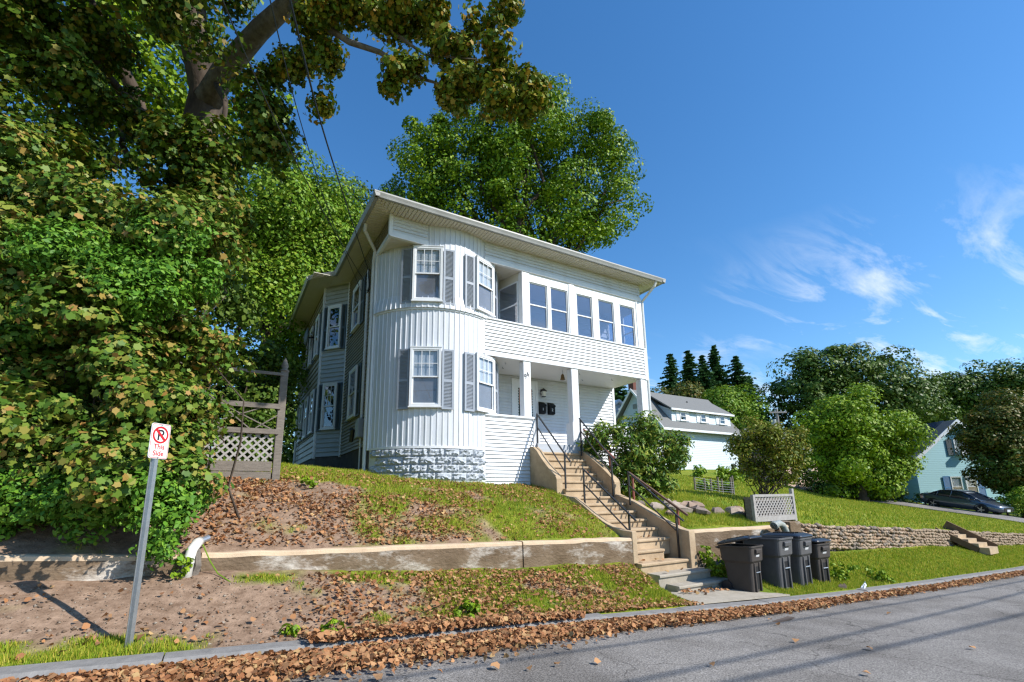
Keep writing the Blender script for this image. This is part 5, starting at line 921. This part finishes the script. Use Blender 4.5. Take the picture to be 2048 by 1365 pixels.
# weeds and tufts
def tuft(x, y, r, h, n, label, m=None, templ='oval', size=.07):
    z = float(height(np.array([x]), np.array([y]))[0]); t_ = thing('weed_clump', (x, y, z), label, 'weed', 'weeds growing on the bank')
    crown('foliage', [(x, y, z+h*.4, r, r, h*.6)], n, size, templ, m or L_BRIGHT, t_, .04, .2, 8)
for a_ in ((9.5, 7.3, .36, .75, 750, 'bright leafy weed clump at the right of the lowest steps'), (9.85, 6.95, .36, .6, 620, 'tangled weeds between the steps and the first bin'), (10.4, 7.3, .5, .6, 620, 'weeds against the stained wall behind the bins'), (9.0, 7.22, .2, .16, 160, 'small weeds on the third lowest step'), (12.9, 6.5, .45, .4, 620, 'weeds right of the last bin'),
           (14.2, 6.15, .3, .26, 380, 'dark weed clump on the kerb side lawn'), (1.25, 6.02, .14, .14, 130, 'small green weed by the kerb among the leaves'), (.75, 6.05, .09, .1, 90, 'tiny weed in the bare soil by the kerb'), (2.9, 6.15, .25, .16, 260, 'grassy tuft at the kerb in the middle of the bank'), (1.45, 10.1, .16, .3, 150, 'bright weed in front of the arbor post'), (-.35, 7.45, .12, .4, 120, 'vine sprout hanging at the wall end')):
    tuft(*a_)
# twig vine hanging on the wall end
tag(MB().tube([(-.15, 7.7, 1.05), (-.05, 7.6, .85), (.05, 7.5, .7), (.2, 7.35, .6)], .008, 5).build('vine_twig', L_LIGHT), 'thin green twig trailing from the wall end', 'twig')

# ------------------------------------------------------------------ the pale blue house next door
PBLUE = mat('pale_blue_siding', (.55, .64, .70), .55, .3); 
def lap(m, scale, strength=1., dist=.03):
    t = m.node_tree; b = t.nodes['Principled BSDF']; tc_ = N(t, 'ShaderNodeTexCoord'); wv_ = N(t, 'ShaderNodeTexWave', wave_type='BANDS', bands_direction='Z', wave_profile='SAW'); wv_.inputs['Scale'].default_value = scale; t.links.new(tc_.outputs['Object'], wv_.inputs['Vector'])
    bp_ = N(t, 'ShaderNodeBump'); bp_.inputs['Strength'].default_value = strength; bp_.inputs['Distance'].default_value = dist; bp_.invert = True; t.links.new(wv_.outputs[0], bp_.inputs['Height']); t.links.new(bp_.outputs[0], b.inputs['Normal'])
lap(PBLUE, 2.2)
NROOF = mat('grey_shingle', (.15, .155, .155), .9, .1, (.21, .21, .205), 14, .4, 50)
NB = thing('pale_blue_house', (33, 28, 3.3), 'pale blue house with a long shed dormer and grey shingle roof', 'house')
nx0, nx1, nyf, nyb, nzb, nze, nzr = 29.2, 38.5, 26.0, 33.2, 2.9, 6.75, 10.2; nym = 28.7
MB().box(nx0, nx1, nyf, nyb-1.6, nzb, nze).build('wall', PBLUE, NB)
MB().prism([(nx0+.02, nyf, nze), (nx0+.02, nym, nzr-.1), (nx0+.02, nyb-1.6, nze)], (nx1-nx0-.04, 0, 0)).build('gable_wall', PBLUE, NB)
gy1 = nyb-1.6
def slab(p, q, x0_, x1_, th, name, m, parent): (ya_, za_), (yb_, zb_) = p, q; MB().prism([(x0_, ya_, za_), (x0_, yb_, zb_), (x0_, yb_, zb_+th), (x0_, ya_, za_+th)], (x1_-x0_, 0, 0)).build(name, m, parent)
slab((nyf-.45, nze-.12), (nym, nzr), nx0-.35, nx1+.35, .14, 'roof', NROOF, NB); slab((nym, nzr), (gy1+.45, nze-.12), nx0-.35, nx1+.35, .14, 'roof', NROOF, NB)
for p, q in (((nyf-.5, nze-.2), (nym, nzr-.03)), ((nym, nzr-.03), (gy1+.5, nze-.2))): MB().prism([(nx0-.40, p[0], p[1]), (nx0-.40, q[0], q[1]), (nx0-.40, q[0], q[1]+.24), (nx0-.40, p[0], p[1]+.24)], (.06, 0, 0)).build('rake_board', TRIM, NB)
MB().box(nx0-.4, nx1+.4, nyf-.56, nyf-.42, nze-.22, nze-.04).build('gutter', TRIM, NB)
dx0, dx1, dyf = 30.6, 38.1, 26.12
MB().prism([(dx0, dyf, nze+.25), (dx0, dyf, 8.35), (dx0, nym, 9.55), (dx0, nym, nze)], (dx1-dx0, 0, 0)).build('dormer', PBLUE, NB)
slab((dyf-.25, 8.30), (nym+.05, nzr+.02), dx0-.25, dx1+.25, .12, 'dormer_roof', NROOF, NB); MB().box(dx0-.27, dx1+.27, dyf-.30, dyf-.22, 8.27, 8.42).build('dormer_fascia', TRIM, NB)
for xc in (31.9, 34.4, 36.9):
    window(xc, dyf, 7.50, 8.24, .72, 0, .06, False, 'dark', parent=NB, glass=GLASSD)
    for s in (-1, 1): MB().box(xc+s*.58-.2, xc+s*.58+.2, dyf-.05, dyf-.003, 7.48, 8.26).build('shutter', TRIM, NB)
MB().tube([(34.2, 27.4, 8.9), (34.2, 27.4, 9.55)], .06, 8).build('roof_vent', BLACKM, NB)
BR = mat('chimney_brick', (.20, .09, .07), .9, .1, (.12, .06, .05), 8); MB().box(29.9, 30.5, 29.4, 30.0, 9.2, 11.3).build('chimney', BR, NB)
window(nx0, 27.6, 6.2, 7.0, .6, -90, .06, False, 'dark', parent=NB, glass=GLASSD); window(nx0, 29.5, 6.2, 7.0, .6, -90, .06, False, 'dark', parent=NB, glass=GLASSD); MB().box(nx0-.03, nx0, 28.5, 28.9, 8.7, 9.1).build('gable_vent', SCREEN, NB)
bx0, bx1 = 29.9, 31.6; MB().prism([(bx0, nyf, 3.95), (bx0+.35, nyf-.5, 3.95), (bx1-.35, nyf-.5, 3.95), (bx1, nyf, 3.95)], (0, 0, 1.25)).build('bay_window', TRIM, NB)
MB().loft([[(bx0-.1, nyf, 5.2), (bx0+.3, nyf-.6, 5.2), (bx1-.3, nyf-.6, 5.2), (bx1+.1, nyf, 5.2)], [(bx0+.2, nyf, 5.55), (bx0+.5, nyf-.2, 5.5), (bx1-.5, nyf-.2, 5.5), (bx1-.2, nyf, 5.55)]]).build('bay_roof', ROOF, NB)
for a_, b_ in ((bx0+.42, bx0+.80), (bx0+.9, bx1-.42)): MB().box(a_, b_, nyf-.515, nyf-.5, 4.1, 5.1).build('bay_pane', GLASSD, NB)
for s, xx in ((-1, bx0+.17), (1, bx1-.17)): MB().obox((xx, nyf-.25, 4.6), (.12, -s*-.17, 0), (s*.012, -.008, 0), (0, 0, .48)).build('bay_pane', DARKIN, NB)
MB().tube([(29.2, nyf-.45, nze-.15), (29.15, nyf-.2, nze-.5), (29.12, nyf-.06, nze-.7), (29.12, nyf-.06, nzb)], .06, 8).build('downspout', TRIM, NB); MB().box(28.2, 29.15, 25.9, 27.5, 2.9, 5.9).build('entry_porch', TRIM, NB)
# small house glimpsed past the porch
SH = thing('distant_cottage', (33, 45, 5), 'small pale gabled cottage glimpsed past the porch corner', 'house'); c = at(1231, 850, 42); d_ = 1.3
MB().box(c[0]-1.4, c[0]+2.2, c[1], c[1]+4, 4.5, c[2]+.9).prism([(c[0]-1.4, c[1], c[2]+.9), (c[0]+2.2, c[1], c[2]+.9), (c[0]+.4, c[1], c[2]+2.0)], (0, 4, 0)).build('wall', PBLUE, SH)
MB().prism([(c[0]-1.7, c[1]-.3, c[2]+.75), (c[0]+.4, c[1]-.3, c[2]+2.05), (c[0]+2.5, c[1]-.3, c[2]+.75), (c[0]+2.5, c[1]-.3, c[2]+.95), (c[0]+.4, c[1]-.3, c[2]+2.28), (c[0]-1.7, c[1]-.3, c[2]+.95)], (0, 4.6, 0)).build('roof', TRIM, SH)
window(c[0]+.2, c[1], c[2]-.6, c[2]+.6, .9, 0, .06, True, 'screen', parent=SH)
# pinkish house mostly hidden behind the shrub
PK = thing('pink_house', (46, 27, 2), 'pinkish house mostly hidden behind the olive shrub', 'house'); PKM = mat('pink_siding', (.52, .37, .30), .7, .2); lap(PKM, 2.2); c = at(1612, 960, 48)
MB().box(c[0]-3.5, c[0]+3.2, c[1]+.4, c[1]+7, .8, 5.6).build('wall', PKM, PK); MB().prism([(c[0]-3.9, c[1], 5.5), (c[0]-3.9, c[1]+3.7, 8.3), (c[0]-3.9, c[1]+7.4, 5.5)], (7.5, 0, 0)).build('roof', ROOF, PK)
for xx in (-.4, 1.4): window(c[0]+xx, c[1]+.4, 3.0, 4.3, .9, 0, .06, True, 'dark', parent=PK, glass=GLASSD)
# teal house with solar panels
TL = mat('teal_siding', (.27, .47, .51), .6, .3); lap(TL, 2.0); TH = thing('teal_house', (53, 16, .3), 'teal house with solar panels on its steep dark roof', 'house')
o_ = at(1845, 1010, 41); ax = at(1985, 1012, 41)-o_; ax[2] = 0; wl = np.linalg.norm(ax); ax /= wl; ay_ = np.array([-ax[1], ax[0], 0]); ay_ = ay_ if ay_[0] > 0 else -ay_
def tp(u, d, z): return tuple(np.array([o_[0], o_[1], 0])+ax*u+ay_*d+np.array([0, 0, z]))
zg0, ze_, zk = -.3, 4.35, 7.5; W = wl+2.2; Dp = 9.
MB().prism([tp(0, 0, zg0), tp(W, 0, zg0), tp(W, 0, ze_), tp(W/2, 0, zk), tp(0, 0, ze_)], ay_*Dp).build('wall', TL, TH)
for s in (0, 1):
    e0, e1 = (tp(-.45, -.4, ze_-.35), tp(W/2, -.4, zk+.06)) if s == 0 else (tp(W+.45, -.4, ze_-.35), tp(W/2, -.4, zk+.06)); MB().prism([e0, e1, tuple(np.array(e1)+(0, 0, .16)), tuple(np.array(e0)+(0, 0, .16))], ay_*(Dp+.8)).build('roof', ROOF, TH)
    MB().prism([tuple(np.array(e0)-ay_*.03+(0, 0, -.2)), tuple(np.array(e1)-ay_*.03+(0, 0, -.2)), tuple(np.array(e1)-ay_*.03+(0, 0, .17)), tuple(np.array(e0)-ay_*.03+(0, 0, .17))], ay_*.06).build('rake_board', TRIM, TH)
SOL = mat('solar_panel', (.012, .02, .06), .12, .6); sl_ = (zk-ze_)/(W/2)
for r_ in range(2):
    for k in range(3):
        P = []
        for uu, dd in ((.6+1.9*r_, 1.0+2.4*k), (2.3+1.9*r_, 1.0+2.4*k), (2.3+1.9*r_, 3.2+2.4*k), (.6+1.9*r_, 3.2+2.4*k)): P.append(tp(uu, dd, ze_-.1+uu*sl_+.28))
        MB().prism(P, (0, 0, .05)).build('solar_panel', SOL, TH)
tdeg = math.degrees(math.atan2(ax[1], ax[0]))
BS = mat('shutter_bright_blue', (.06, .20, .42), .5)
def tw(u, z0, z1, w, sh_m):
    p = tp(u, 0, 0); window(p[0], p[1], z0, z1, w, tdeg, .06, False, 'screen' if z0 < 2 else 'dark', parent=TH); 
for u in (3.25, 4.55): tw(u, 1.0, 2.75, .95, None)
for u in (2.45, 5.35): p = tp(u, 0, 0); shutter(p[0], p[1], .95, 2.8, .6, tdeg, .04, BS, TH)
tw(4.3, 4.6, 6.0, 1.2, None); p = tp(3.3, 0, 0); shutter(p[0], p[1], 4.6, 6.0, .5, tdeg, .04, DKSH, TH); p = tp(5.3, 0, 0); shutter(p[0], p[1], 4.6, 6.0, .5, tdeg, .04, DKSH, TH)
MB().obox(tp(4.2, -.2, 4.75), ax*.4, ay_*.25, (0, 0, .2)).build('air_conditioner', TRIM, TH, bevel=.02); MB().obox(tp(1.4, -.08, 1.2), ax*.28, ay_*.06, (0, 0, .35)).build('utility_panel', TRIM, TH)
MB().prism([tp(-4.2, 1.5, zg0), tp(0, 1.5, zg0), tp(0, 1.5, 3.0), tp(-4.2, 1.5, 3.0)], ay_*4).build('side_wing', TL, TH); MB().prism([tp(-4.5, 1.1, 3.0), tp(0, 1.1, 3.0), tp(0, 1.1, 3.3), tp(-4.5, 1.1, 3.3)], ay_*4.6).build('wing_roof', ROOF, TH)
p = tp(-2.6, 1.5, 0); window(p[0], p[1], 1.0, 2.6, 1.0, tdeg, .06, False, 'dark', parent=TH)
for k in range(9): MB().obox(tp(-1.3+k*.15, 1.3, 3.75), ax*.025, ay_*.025, (0, 0, .45)).build('baluster', GREYW, TH)
MB().obox(tp(-.7, 1.3, 4.2), ax*.75, ay_*.04, (0, 0, .04)).build('balcony_rail', TRIM, TH)
# parked sedan, heading down the side street
SEDAN = mat('sedan_paint', (.115, .14, .175), .22, .5, coat=.7, metal=.55); CARG = mat('car_glass', (.012, .018, .03), .04, .7); TYRE = mat('tyre', (.012, .012, .012), .8); RIM = mat('alloy_rim', (.45, .45, .47), .3, metal=.8)
CR = thing('sedan_car', (0, 0, 0), 'blue grey sedan coming down the side street beside the lawn', 'car')
prof = {  # x along the car (front at +), half width, sill, belt
}
def ring(x, hw, z0, z1, zr_=None, hr=None):
    if zr_ is None: return [(x, -hw*.92, z0), (x, -hw, z0+(z1-z0)*.45), (x, -hw*.97, z1-.06), (x, -hw*.82, z1), (x, hw*.82, z1), (x, hw*.97, z1-.06), (x, hw, z0+(z1-z0)*.45), (x, hw*.92, z0)]
body = [ring(-2.38, .62, .42, .80), ring(-2.32, .80, .32, .98), ring(-1.9, .88, .27, 1.04), ring(-1.2, .92, .24, .98), ring(-.3, .92, .22, .95), ring(.7, .92, .22, .93), ring(1.2, .91, .23, .90), ring(1.8, .88, .25, .80), ring(2.2, .80, .27, .70), ring(2.42, .62, .32, .60)]
MB().loft(body).build('body', SEDAN, CR, True)
cab = [[(-2.0, -.66, 1.02), (-2.0, .66, 1.02), (-1.95, .6, 1.03), (-1.95, -.6, 1.03)]]
def cring(x, hb_, zb_, ht_, zt_): return [(x, -hb_, zb_), (x, -(hb_+ht_)/2-.01, (zb_+zt_)/2+.02), (x, -ht_, zt_-.03), (x, -ht_*.8, zt_), (x, ht_*.8, zt_), (x, ht_, zt_-.03), (x, (hb_+ht_)/2+.01, (zb_+zt_)/2+.02), (x, hb_, zb_)]
gl = [cring(-1.75, .78, .98, .70, 1.03), cring(-1.1, .83, .94, .62, 1.34), cring(-.4, .85, .92, .62, 1.43), cring(.2, .85, .91, .62, 1.41), cring(.75, .84, .90, .64, 1.22), cring(1.35, .80, .86, .72, .90)]
MB().loft(gl).build('windows', CARG, CR, True)
rf = [[(x, -h_, z), (x, -h_*.8, z+.035), (x, h_*.8, z+.035), (x, h_, z)] for x, h_, z in ((-1.45, .66, 1.20), (-1.1, .64, 1.325), (-.4, .635, 1.415), (.2, .635, 1.395), (.5, .64, 1.31))]
MB().loft(rf, True, False).build('roof', SEDAN, CR, True)
for s in (-1, 1):
    for pts in ([(-1.8, .79, 1.0), (-1.1, .64, 1.34), (-.4, .635, 1.425), (.2, .635, 1.405), (.8, .66, 1.2), (1.38, .79, .90)], [(-.38, .86, .93), (-.36, .64, 1.41)], [(-1.25, .85, .95), (-1.2, .66, 1.28)]): MB().tube([(x, s*y, z) for x, y, z in pts], .03, 6).build('pillar', SEDAN, CR, True)
    for xw in (-1.42, 1.42):
        w_ = MB().tube([(xw, s*.70, .33), (xw, s*.905, .33)], .33, 22).build('wheel', TYRE, CR); MB().tube([(xw, s*.80, .33), (xw, s*.915, .33)], .225, 20).build('rim', TYRE, w_)
        sp_ = MB()
        for k in range(5): q = 2*math.pi*k/5; sp_.obox((xw+.11*math.cos(q), s*.918, .33+.11*math.sin(q)), (.10*math.cos(q), 0, .10*math.sin(q)), (0, .006, 0), (-.028*math.sin(q), 0, .028*math.cos(q)))
        sp_.build('spokes', RIM, w_); MB().tube([(xw-.40*math.cos(math.pi*k/10)*1.0, s*.90, .33+.40*math.sin(math.pi*k/10)) for k in range(11)] if False else [(xw+.40*math.cos(math.pi*k/10), s*.885, .33+.38*math.sin(math.pi*k/10)) for k in range(11)], .035, 6).build('wheel_arch', TYRE, CR)
    MB().prism([(2.12, s*.74, .66), (2.38, s*.52, .60), (2.41, s*.52, .55), (2.16, s*.79, .58)], (0, 0, .03)).build('headlight', mat('headlight_glass', (.7, .72, .75), .1) if 'headlight_glass' not in MATS else MATS['headlight_glass'], CR)
    MB().obox((-2.33, s*.62, .86), (.03, 0, 0), (0, .16, 0), (0, 0, .06)).build('tail_light', mat('tail_red', (.3, .01, .012), .3) if 'tail_red' not in MATS else MATS['tail_red'], CR)
    MB().obox((.78, s*1.0, .98), (.07, 0, 0), (0, .09, 0), (0, 0, .06)).build('mirror', SEDAN, CR, bevel=.02)
MB().obox((2.425, 0, .45), (.012, 0, 0), (0, .42, 0), (0, 0, .13)).build('grille', BLACKM, CR); MB().obox((2.445, 0, .40), (.006, 0, 0), (0, .16, 0), (0, 0, .075)).build('number_plate', TRIM, CR)
cr_, cf_ = at(1862, 1024, 36.0), at(2012, 1046, 31.8); ch = cf_-cr_; mid = (cr_+cf_)/2
CR.rotation_euler = (0, math.atan2(-ch[2], math.hypot(ch[0], ch[1])), math.atan2(ch[1], ch[0])); zc_ = float(hup(mid[0], mid[1]))+.09; CR.location = (mid[0], mid[1], zc_)
SLIDE = (mid, zc_)

# ------------------------------------------------------------------ distant trees, pole, wires
def spruce(px, pyt, pyb, D, wpx, label, seed):
    r = np.random.default_rng(seed); top, bot = at(px, pyt, D), at(px, pyb, D); h = top[2]-bot[2]; base = np.array([bot[0], bot[1], bot[2]]); zg = gbase(base[0], base[1])[2]; R0 = 2.3*wpx*D/FPX
    t_ = thing('spruce_tree', (base[0], base[1], min(zg, base[2])), label, 'spruce', 'spruces on the skyline'); MB().tube([(base[0], base[1], min(zg, base[2])-.5), (base[0], base[1], top[2])], [.35, .03], 7).build('trunk', BARK, t_)
    P = []; Nn = []; S = []; nb_r = int(h/.42)
    for i in range(nb_r):
        f = (i+.5)/nb_r; z = base[2]+h*f; L = R0*(1-f)**.92*(.8+.5*r.random())+.25
        for k in range(12):
            q = r.random()*2*math.pi; l = L*(.35+.85*r.random()); n_s = max(3, int(l/.16))
            for j in range(n_s):
                s_ = (j+.6)/n_s; P.append((base[0]+l*s_*math.cos(q), base[1]+l*s_*math.sin(q), z-.32*l*s_+.14*l*s_*s_)); Nn.append((r.normal()*.5, r.normal()*.5, 1)); S.append(.85*(1.15-s_*.5)*(.7+.5*r.random()))
    leaves('crown', np.array(P), np.array(Nn), np.array(S), 'quad', L_SPRUCE, t_)
for k, (px, a_, b_, w_, lb) in enumerate(((1355, 697, 880, 26, 'slender leftmost spruce of the skyline row'), (1391, 690, 880, 32, 'second spruce from the left on the skyline'), (1421, 700, 880, 26, 'spruce in the middle of the skyline row'), (1447, 679, 880, 32, 'tallest spruce of the skyline row'), (1490, 702, 880, 34, 'broad spruce right of the tallest one'), (1512, 745, 880, 22, 'short rightmost spruce of the skyline row'))):
    spruce(px, a_, b_, 68+k % 2*3, w_, lb, k)
spruce(1238, 745, 860, 58, 30, 'dark spruce glimpsed past the porch corner', 20); spruce(1272, 800, 900, 40, 16, 'small spruce behind the pale blue gable', 21) if False else None
FT = [('oak_tree', [blob(1375, 800, 60, 30, 30, 26), blob(1345, 812, 60, 26), blob(1408, 808, 60, 24)], 12000, .28, L_RUST, 'rust tinged round tree above the pale blue roof'),
      ('locust_tree', [blob(1450, 815, 57, 40), blob(1480, 850, 56, 45), blob(1430, 850, 57, 40), blob(1500, 890, 55, 45), blob(1485, 800, 57, 26), blob(1520, 860, 56, 26)], 26000, .27, L_LIGHT, 'yellow green tree right behind the pale blue house'),
      ('linden_tree', [blob(1600, 790, 58, 55), blob(1650, 750, 58, 60), blob(1720, 745, 58, 55), blob(1780, 770, 58, 50), blob(1830, 800, 58, 45), blob(1580, 850, 58, 50), blob(1660, 830, 58, 80), blob(1760, 840, 58, 80), blob(1850, 830, 58, 40), blob(1600, 900, 57, 60)], 50000, .33, L_DARK, 'large domed dark green tree behind the bright green one'),
      ('walnut_tree', [blob(1690, 820, 37, 45), blob(1660, 850, 37, 50), blob(1730, 850, 37, 50), blob(1770, 900, 37, 50), blob(1690, 910, 37, 70), blob(1640, 890, 37, 40), blob(1740, 950, 37, 50), blob(1660, 960, 37, 45), blob(1790, 880, 37, 25)], 46000, .2, L_BRIGHT, 'bright green feathery tree at the edge of the lawn'),
      ('beech_tree', [blob(1900, 790, 62, 45), blob(1950, 790, 60, 45), blob(2010, 775, 58, 45), blob(2060, 780, 58, 60), blob(1880, 830, 62, 45), blob(1980, 820, 60, 60)], 30000, .32, L_DARK, 'dark green tree behind the teal house'),
      ('copper_maple', [blob(1965, 880, 36, 45), blob(2010, 870, 36, 55), blob(2050, 900, 36, 60), blob(2015, 940, 35, 50), blob(2040, 960, 35, 55), blob(2020, 830, 37, 45), blob(2090, 920, 36, 70)], 40000, .18, L_RUST, 'bronze leaved tree in front of the teal house')]
for nm, bl, n_, s_, m_, lb in FT:
    c = np.array([b[:3] for b in bl]).mean(0); simple_tree(nm, gbase(c[0], c[1]), bl, n_, s_, 'quad', m_, lb, 'tree', s_*4.6, .35, .6, per=190)
HB = [('dark_shrub', [blob(1660, 985, 37, 45, 30, 22), blob(1720, 990, 37, 40, 30, 22), blob(1610, 950, 42, 30, 30, 40)], 6000, .2, L_DARK, 'shaded shrubs under the bright green tree'), ('foundation_shrub', [blob(1790, 1000, 39.5, 45, 20, 20), blob(1850, 1003, 39, 22, 15, 18), blob(1890, 1005, 39, 26, 15, 14)], 3500, .16, L_DARK, 'low dark shrubs along the teal house wall'),
      ('sunlit_hedge', [blob(2010, 1005, 33, 35, 35, 24), blob(2050, 1010, 33, 45, 35, 30), blob(1985, 1015, 33, 22, 22, 14), blob(2090, 1010, 33, 40)], 5000, .14, L_LIGHT, 'sunlit yellow green shrubs behind the parked sedan'), ('leafy_border', [blob(2030, 960, 34, 45), blob(2060, 980, 34, 40)], 4000, .18, L_DARK, 'dark bush behind the sunlit shrubs')]
for nm, bl, n_, s_, m_, lb in HB:
    c = np.array([b[:3] for b in bl]).mean(0); g = gbase(c[0], c[1]); t_ = thing(nm, g, lb, 'shrub'); crown('foliage', bl, n_, s_, 'quad', m_, t_, s_*2.2, .3, per=40)
    for b in bl: MB().tube([(b[0], b[1], g[2]-.3), b[:3]], .06, 6).build('stem', BARK, t_)
# far wooded slope closing the view
FW = []
for k in range(46): FW.append((rng.uniform(-90, 190), rng.uniform(95, 130), rng.uniform(5, 8), 9, 8, rng.uniform(4, 8)))
for k in range(16): FW.append((rng.uniform(95, 150), rng.uniform(-10, 60), rng.uniform(-2, 3), 8, 8, rng.uniform(4, 7)))
for k in range(8): FW.append((rng.uniform(-60, -14), rng.uniform(14, 45), rng.uniform(5, 8), 7, 7, 6))
p, nr = blob_points(FW, 42000, 1.2, .5, 20); tag(leaves('far_woods', p, nr, .9*(.7+.6*rng.random(len(p))), 'quad', L_DARK), 'distant wooded slope closing the view behind the houses', 'woods', kind='stuff')
# rubble wall by the side street
RB = thing('rubble_wall', (40, 21, 1.4), 'short tumbled stone wall at the corner of the lawn', 'stone wall'); 
for k in range(46):
    px, py = rng.uniform(1592, 1642), rng.uniform(974, 992); c = at(px, max(py, 974+(px-1592)*.18), 39.5); o = inst('stone', SMS[k % 12], RB, tuple(c+(0, rng.uniform(-.2, .2), 0))); o.scale = (.26, .26, .19); o.rotation_euler = (0, rng.uniform(-.4, .4), rng.uniform(0, 3))
# utility pole
UP = thing('utility_pole', tuple(at(1563, 900, 47)), 'grey wooden utility pole with crossarm and transformer beyond the shrub', 'utility pole'); pb = at(1563, 900, 47); ptp = at(1556, 815, 47); UPM = mat('pole_wood', (.27, .25, .24), .9, .1); x_, y_ = pb[0], pb[1]
MB().tube([(x_, y_, 0), (x_, y_, ptp[2])], [.17, .13], 10).build('pole', UPM, UP); zc_ = at(1556, 823, 47)[2]; d_ = np.array([_rt[0], _rt[1], 0])
MB().bar(np.array([x_, y_-.15, zc_])-d_*.85, np.array([x_, y_-.15, zc_])+d_*.85, .12, .14).build('crossarm', UPM, UP)
for s in (-.75, -.3, .3, .75): MB().tube([np.array([x_, y_-.15, zc_+.07])+d_*s, np.array([x_, y_-.15, zc_+.24])+d_*s], .05, 8).build('insulator', GALV, UP)
q = np.array([x_, y_, 0])-d_*.42; MB().tube([(*q[:2], zc_-1.6), (*q[:2], zc_-.7)], .24, 14).build('transformer', mat('transformer_grey', (.33, .36, .38), .5), UP); MB().bar(np.array([x_, y_, zc_-2.0])-d_*.1, np.array([x_, y_, zc_-2.05])+d_*.7, .06, .06).build('cable_bracket', UPM, UP)
# service drops to the house, and the street lines whose shadows cross the road
hk = np.array([X0-.08, 13.44, 8.2])
def wire(pts, r, label, name='service_wire', group=None):
    P = [np.array(p, float) for p in pts]; out = []
    for i in range(len(P)-1):
        p0, p1, p2, p3 = P[max(i-1, 0)], P[i], P[i+1], P[min(i+2, len(P)-1)]
        for k in range(8): t_ = k/8; out.append(.5*((2*p1)+(-p0+p2)*t_+(2*p0-5*p1+4*p2-p3)*t_**2+(-p0+3*p1-3*p2+p3)*t_**3))
    out.append(P[-1]); tag(MB().tube(out, r, 6).build(name, BLACKM), label, 'wire', group)
wire([at(535, -200, 3.6), at(580, 0, 5), at(640, 240, 7.6), at(690, 400, 10.6), hk+(0, 0, .1)], .014, 'thick twisted service cable descending to the house side', group='service wires to the house')
wire([at(385, -200, 3.6), at(445, 0, 5), at(560, 260, 7.6), at(650, 430, 10.6), hk+(0, .1, -.35), hk+(0, -.35, -.55)], .010, 'thin telephone wire left of the thick service cable', group='service wires to the house')
wire([at(500, -200, 4), at(540, 0, 5.5), at(600, 240, 8), at(660, 430, 10.8), hk+(-.1, .3, -.5)], .008, 'thinnest service wire between the two others', group='service wires to the house')
def shadow_src(px, py, h):                # a wire point h above the road whose shadow falls there
    z = -.2
    for _ in range(6): d = _fw+_rt*(px-1024)/FPX-_up*(py-CY)/FPX; P = EYE+d*(z-EYE[2])/d[2]; z = float(zroad(P[0]))
    return P+SDIR*h/SDIR[2]
def street_wire(p, q, h, r, lb):
    a_, b_ = shadow_src(*p, h), shadow_src(*q, h); d = b_-a_; P0, P1 = a_-d/np.linalg.norm(d)*14, b_+d/np.linalg.norm(d)*25; tag(MB().tube([P0, a_, b_, P1], r, 6).build('street_wire', BLACKM), lb, 'wire', 'overhead lines along the street')
street_wire((1100, 1310), (1730, 1218), 7.2, .022, 'overhead street line casting the shadow nearest the kerb'); street_wire((1420, 1330), (1900, 1222), 7.8, .026, 'overhead street line casting the middle shadow'); street_wire((1480, 1360), (2000, 1240), 8.2, .03, 'overhead street line casting the shadow across the near lane')
